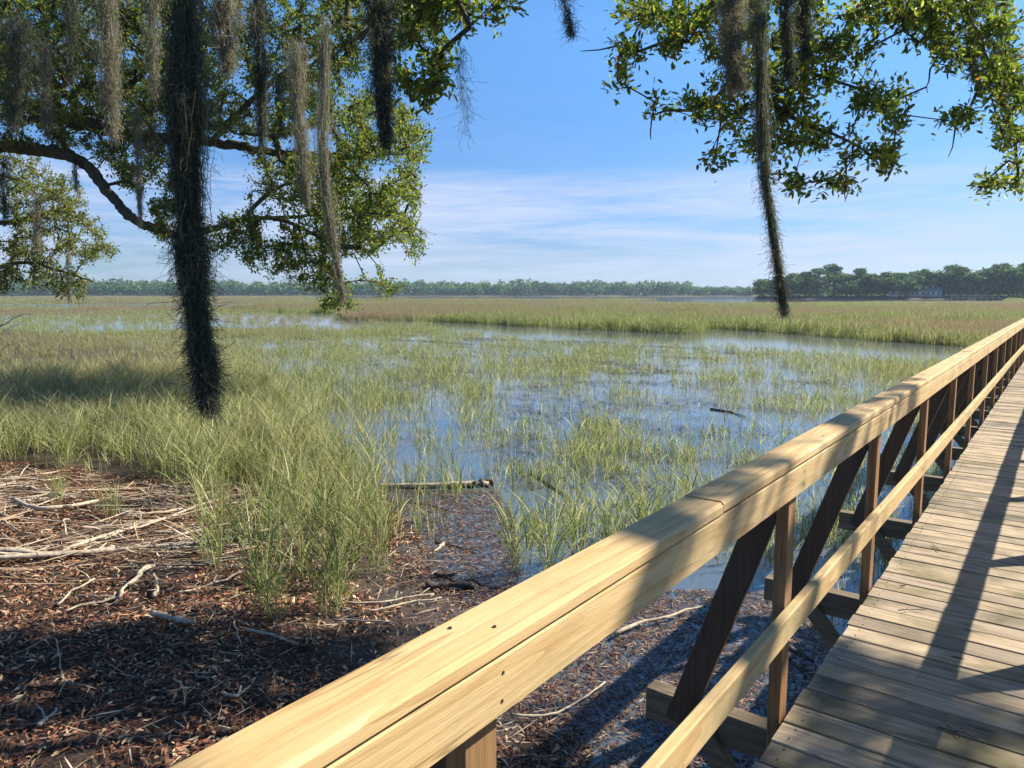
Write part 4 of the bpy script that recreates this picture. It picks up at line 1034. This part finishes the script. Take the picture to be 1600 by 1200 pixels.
# ------------------------------------------------------------------ the wooded point across the marsh
def far_tree_meshes(seed, h, w, lean=.0, kind='oak'):
    """trunk+limbs and crown of a tree seen across the water, base at the origin, height h, crown width w"""
    g = np.random.default_rng(seed); tr = Acc()
    tr.add(*tube(np.array([[0, 0, -.5], [g.normal()*.3, g.normal()*.3, h*.25], [lean, 0, h*.55]]), [.45, .36, .22], 7))
    lobes = []
    nl = 11 if kind == 'oak' else 6
    for k in range(nl):
        a_ = g.uniform(0, 6.28); q = g.uniform(.15, .95)**.6
        if kind == 'oak': c = np.array([math.cos(a_)*q*w*.42, math.sin(a_)*q*w*.42, h*(.34+.50*g.uniform()*(1.05-.5*q))]); rr = np.array([w*.20, w*.20, h*.15])*g.uniform(.75, 1.3)
        else: c = np.array([math.cos(a_)*q*w*.3+lean, math.sin(a_)*q*w*.3, h*(.62+.32*k/nl)]); rr = np.array([w*.24, w*.24, h*.07])*g.uniform(.7, 1.25)
        lobes.append((c, rr)); tr.add(*tube(np.array([[lean*.6, 0, h*.38], (c+np.array([lean, 0, h*.4]))/2, c]), [.17, .10, .04], 5))
    lobes.append((np.array([lean, 0, h*.86]), np.array([w*.22, w*.22, h*.11])))
    cs = []
    for c, rr in lobes:
        u = unit(g.normal(size=(330, 3))); q = g.uniform(.35, 1.0, 330)**.5*(1+.16*g.normal(size=330))
        cs.append(c+u*q[:, None]*rr)
    if kind == 'oak':      # skirt of low foliage
        u = g.uniform(-.5, .5, size=(500, 2)); z_ = g.uniform(.10, .40, 500)*h
        cs.append(np.stack([u[:, 0]*w*.95, u[:, 1]*w*.8, z_], -1))
    P_ = np.concatenate(cs); n = len(P_)
    a1 = unit(g.normal(size=(n, 3))); a2 = unit(np.cross(a1, g.normal(size=(n, 3)))); sz = g.uniform(.28, .72, n)[:, None]
    V = np.stack([P_-a1*sz, P_+a2*sz*.6, P_+a1*sz, P_-a2*sz*.6], 1).reshape(-1, 3)
    return tr.mesh('trunk', [M_bark]), mesh_np('crown', V, [np.arange(n*4).reshape(-1, 4)], [M_farleaf])
protos = [far_tree_meshes(11, 13, 15), far_tree_meshes(12, 15, 17), far_tree_meshes(13, 12, 18), far_tree_meshes(14, 14, 13), far_tree_meshes(15, 20, 12, .8, 'pine'), far_tree_meshes(16, 11, 12)]
# (photo px of the trunk, px of the crown top, metres behind the shore, prototype)
isl = [(1192, 436, 2, 2), (1216, 431, 4, 5), (1238, 427, 5, 0), (1258, 424, 9, 3), (1277, 419, 8, 1), (1302, 413, 14, 4), (1322, 428, 6, 2), (1342, 419, 9, 3), (1330, 440, 1, 5),
       (1362, 428, 5, 0), (1384, 425, 8, 1), (1404, 426, 4, 2), (1428, 424, 9, 0), (1444, 421, 14, 4), (1452, 425, 12, 3), (1468, 428, 14, 2), (1486, 414, 16, 1), (1500, 417, 12, 3), (1522, 425, 8, 0), (1544, 419, 13, 2),
       (1562, 412, 15, 1), (1584, 418, 9, 0), (1602, 411, 14, 4), (1622, 416, 10, 1), (1648, 420, 8, 2), (1680, 415, 10, 0), (1715, 420, 9, 3)]
cnts = ['tip of the point', 'second from the tip', 'third from the tip', 'fourth from the tip', 'fifth from the tip', 'sixth from the tip', 'seventh from the tip', 'eighth from the tip']
kinds = ['rounded oak', 'tall domed oak', 'low spreading oak', 'narrow upright oak', 'flat topped pine', 'small bushy oak']
front_k = 0
for k, (px, py, back, pr) in enumerate(isl):
    az = px_az(px); R_ = ISL_D + 6 + back
    gx, gy = wpos(az, R_); z0 = float(height(np.array([gx]), np.array([gy]))[0])-.1
    H = [13, 15, 12, 14, 20, 11][pr]*1.0
    p = np.array([gx, gy, 0]); d_ = p@FWD; ztop = P(px, py, (p-EYEP)@FWD)[2]
    sc = (ztop-z0)/(H*.97)
    o = link('pine_tree' if pr == 4 else 'oak_tree', None, None, (gx, gy, z0), (0, 0, k*2.1), (sc*1.05, sc*1.05, sc))
    link('trunk', protos[pr][0], o); link('crown', protos[pr][1], o)
    if k < 8: lab = '%s on the far wooded point, %s' % (kinds[pr], cnts[k])
    elif px > 1600: lab = 'far %s beyond the right edge, behind the boardwalk' % kinds[pr]
    elif px > 1492: lab = '%s above the pale dock, crown no. %s from the right edge' % (kinds[pr], 'one two three four five six seven'.split()[max(0, min(6, 22-k))])
    elif px > 1420: lab = '%s behind the white house, %s' % (kinds[pr], ['its left gable', 'rising over its roof', 'tight against its right side', 'right of its end wall', 'highest crown near it'][k-12])
    else: lab = '%s left of the white house, %s' % (kinds[pr], ['lowest and nearest the shore', 'next to the shrub', 'in the middle', 'nearest the house'][k-8])
    tag(o, lab, 'tree', 'trees on the far wooded point')
# low shrubs closing the foot of the wood are one mass
g = rng; n = 9000
az = rng.uniform(ISL0+.004, px_az(1760), n); R_ = ISL_D+rng.uniform(6, 40, n); xx, yy = np.sin(az)*R_, np.cos(az)*R_
cc = np.stack([xx, yy, WZ+.6+rng.uniform(0, 1, n)*(1.0+4.5*np.clip((R_-ISL_D-6)/14, 0, 1))*(.6+.8*fbm(az*300, az*0, 7, 2))], -1)
a1 = unit(rng.normal(size=(n, 3))); a2 = unit(np.cross(a1, rng.normal(size=(n, 3)))); sz = rng.uniform(.3, .75, n)[:, None]
V = np.stack([cc-a1*sz, cc+a2*sz*.6, cc+a1*sz, cc-a2*sz*.6], 1).reshape(-1, 3)
tag(link('undergrowth', mesh_np('undergrowth', V, [np.arange(n*4).reshape(-1, 4)], [M_farleaf])), kind='stuff')

# ------------------------------------------------------------------ far shore woods (one mass)
V_, n0 = [], 0
for row in range(3):
    az = px_az(-420)
    while az < rad(14):
        R_ = 930+row*28+rng.uniform(-8, 8); gx, gy = wpos(az, R_)
        pxl = CX+F*math.tan(az+YAW)/cp_
        big_ = 1.0 if pxl < 1080 else .62
        h_ = rng.uniform(11.5, 17.5)*big_*(1.0+.10*row)*(.80+.4*float(fbm(np.array([az*40]), np.array([row*3.0]), 3, 2)[0])); w_ = rng.uniform(10, 17)
        n = 150
        u = unit(rng.normal(size=(n, 3))); q = rng.uniform(.3, 1, n)**.5
        c = np.array([gx, gy, WZ+1+h_*.58])+u*q[:, None]*np.array([w_*.5, w_*.5, h_*.42])
        c2 = np.stack([gx+rng.uniform(-6, 6, 50), gy+rng.uniform(-6, 6, 50), WZ+1+rng.uniform(0, .5, 50)*h_], -1)
        c = np.concatenate([c, c2]); V_.append(c)
        az += rng.uniform(4.5, 9)/R_
cc = np.concatenate(V_); n = len(cc)
a1 = unit(rng.normal(size=(n, 3))); a2 = unit(np.cross(a1, rng.normal(size=(n, 3)))); sz = rng.uniform(.8, 1.9, n)[:, None]
V = np.stack([cc-a1*sz, cc+a2*sz*.65, cc+a1*sz, cc-a2*sz*.65], 1).reshape(-1, 3)
tag(link('treeline', mesh_np('treeline', V, [np.arange(n*4).reshape(-1, 4)], [M_farleaf])), kind='stuff')

# ------------------------------------------------------------------ white house and dock on the point
m, t = material('white_siding')
pz = t.n('ShaderNodeSeparateXYZ', {0: t.n('ShaderNodeTexCoord').outputs['Object']}).outputs['Z']
lap = t.math('FRACT', t.math('MULTIPLY', pz, 5.0))
surf(t, principled(t, t.mix(lap, (.55, .56, .53), (.42, .43, .42)), .6)); M_siding = m
def plain(name, c, rough=.7):
    m, t = material(name); pos = t.n('ShaderNodeNewGeometry').outputs['Position']
    nz = t.noise(pos, 3, 4)
    surf(t, principled(t, t.mix(nz, tuple(v*.75 for v in c), tuple(min(1, v*1.2) for v in c)), rough)); return m
M_roof, M_glass, M_plank = plain('roof_shingle', (.16, .16, .17)), plain('dark_window', (.03, .04, .05), .15), plain('pale_plank', (.5, .44, .36))
def house(px, dist, L_, D_, h, label, nwin):
    az = px_az(px); gx, gy = wpos(az, dist); z0 = float(height(np.array([gx]), np.array([gy]))[0])
    o = link('house', None, None, (gx, gy, z0), (0, 0, -az)); tag(o, label, 'house')
    one('wall', box(-L_/2, L_/2, -D_/2, D_/2, -.4, h, .02), M_siding, o)
    e = .5; rv = np.array([[-L_/2-e, -D_/2-e, h], [L_/2+e, -D_/2-e, h], [L_/2+e, D_/2+e, h], [-L_/2-e, D_/2+e, h], [-L_/2-e, 0, h+D_*.32], [L_/2+e, 0, h+D_*.32]])
    rf = one('roof', (rv, [np.array([[0, 1, 5, 4], [2, 3, 4, 5], [3, 2, 1, 0]]), np.array([[0, 4, 3], [1, 2, 5]])]), M_roof, o)
    one('chimney', box(L_*.2, L_*.2+.8, -.4, .4, h, h+D_*.32+1.0, .02), M_siding, rf)
    for k in range(nwin):
        wx = -L_/2+L_*(k+.5)/nwin
        w_ = one('window', box(wx-.62, wx+.62, -D_/2-.06, -D_/2-.004, .9, 2.3, .01), M_siding, o)
        one('pane', box(wx-.5, wx+.5, -D_/2-.08, -D_/2-.062, 1.0, 2.2, .005), M_glass, w_)
    one('door', box(-.5, .5, -D_/2-.05, -D_/2-.003, 0, 2.1, .01), M_roof, o) if nwin % 2 == 0 else None
house(1446, ISL_D+12, 14, 7, 2.6, 'long low white house half hidden by the oaks on the far point', 6)
house(1396, ISL_D+9, 4.5, 4, 2.4, 'tiny pale shed under the oaks left of the long white house', 1)
az = px_az(1524); gx, gy = wpos(az, ISL_D-1)
o = link('dock', None, None, (gx, gy, WZ), (0, 0, -az)); tag(o, 'low pale dock at the waterline under the oaks right of the white house', 'dock')
one('deck', box(-10, 10, -1, 1, .75, .95, .02), M_plank, o)
one('handrail', box(-10, 10, -.98, -.88, 1.75, 1.9, .02), M_plank, o)
for k in range(9): one('post', box(-9.8+k*2.42, -9.6+k*2.42, -1.15, -1.01, -.5, 1.9, .01), M_plank, o)

# ------------------------------------------------------------------ haze
m = bpy.data.materials.new('haze'); m.use_nodes = True; t = NT(m.node_tree)
v = t.n('ShaderNodeVolumePrincipled', {'Color': (.62, .80, 1.0, 1), 'Density': .00017, 'Anisotropy': .2})
t.n('ShaderNodeOutputMaterial', {'Volume': v.outputs[0]})
hx = 1500; hz0, hz1 = WZ-1.6, 45.0
hv = np.array([[a_, b_, c_] for c_ in (hz0, hz1) for a_, b_ in ((-hx, -hx), (hx, -hx), (hx, hx), (-hx, hx))])
hz = link('haze', mesh_np('haze', hv, [np.array([[3, 2, 1, 0], [4, 5, 6, 7], [0, 1, 5, 4], [1, 2, 6, 5], [2, 3, 7, 6], [3, 0, 4, 7]])], [m])); tag(hz, kind='stuff')
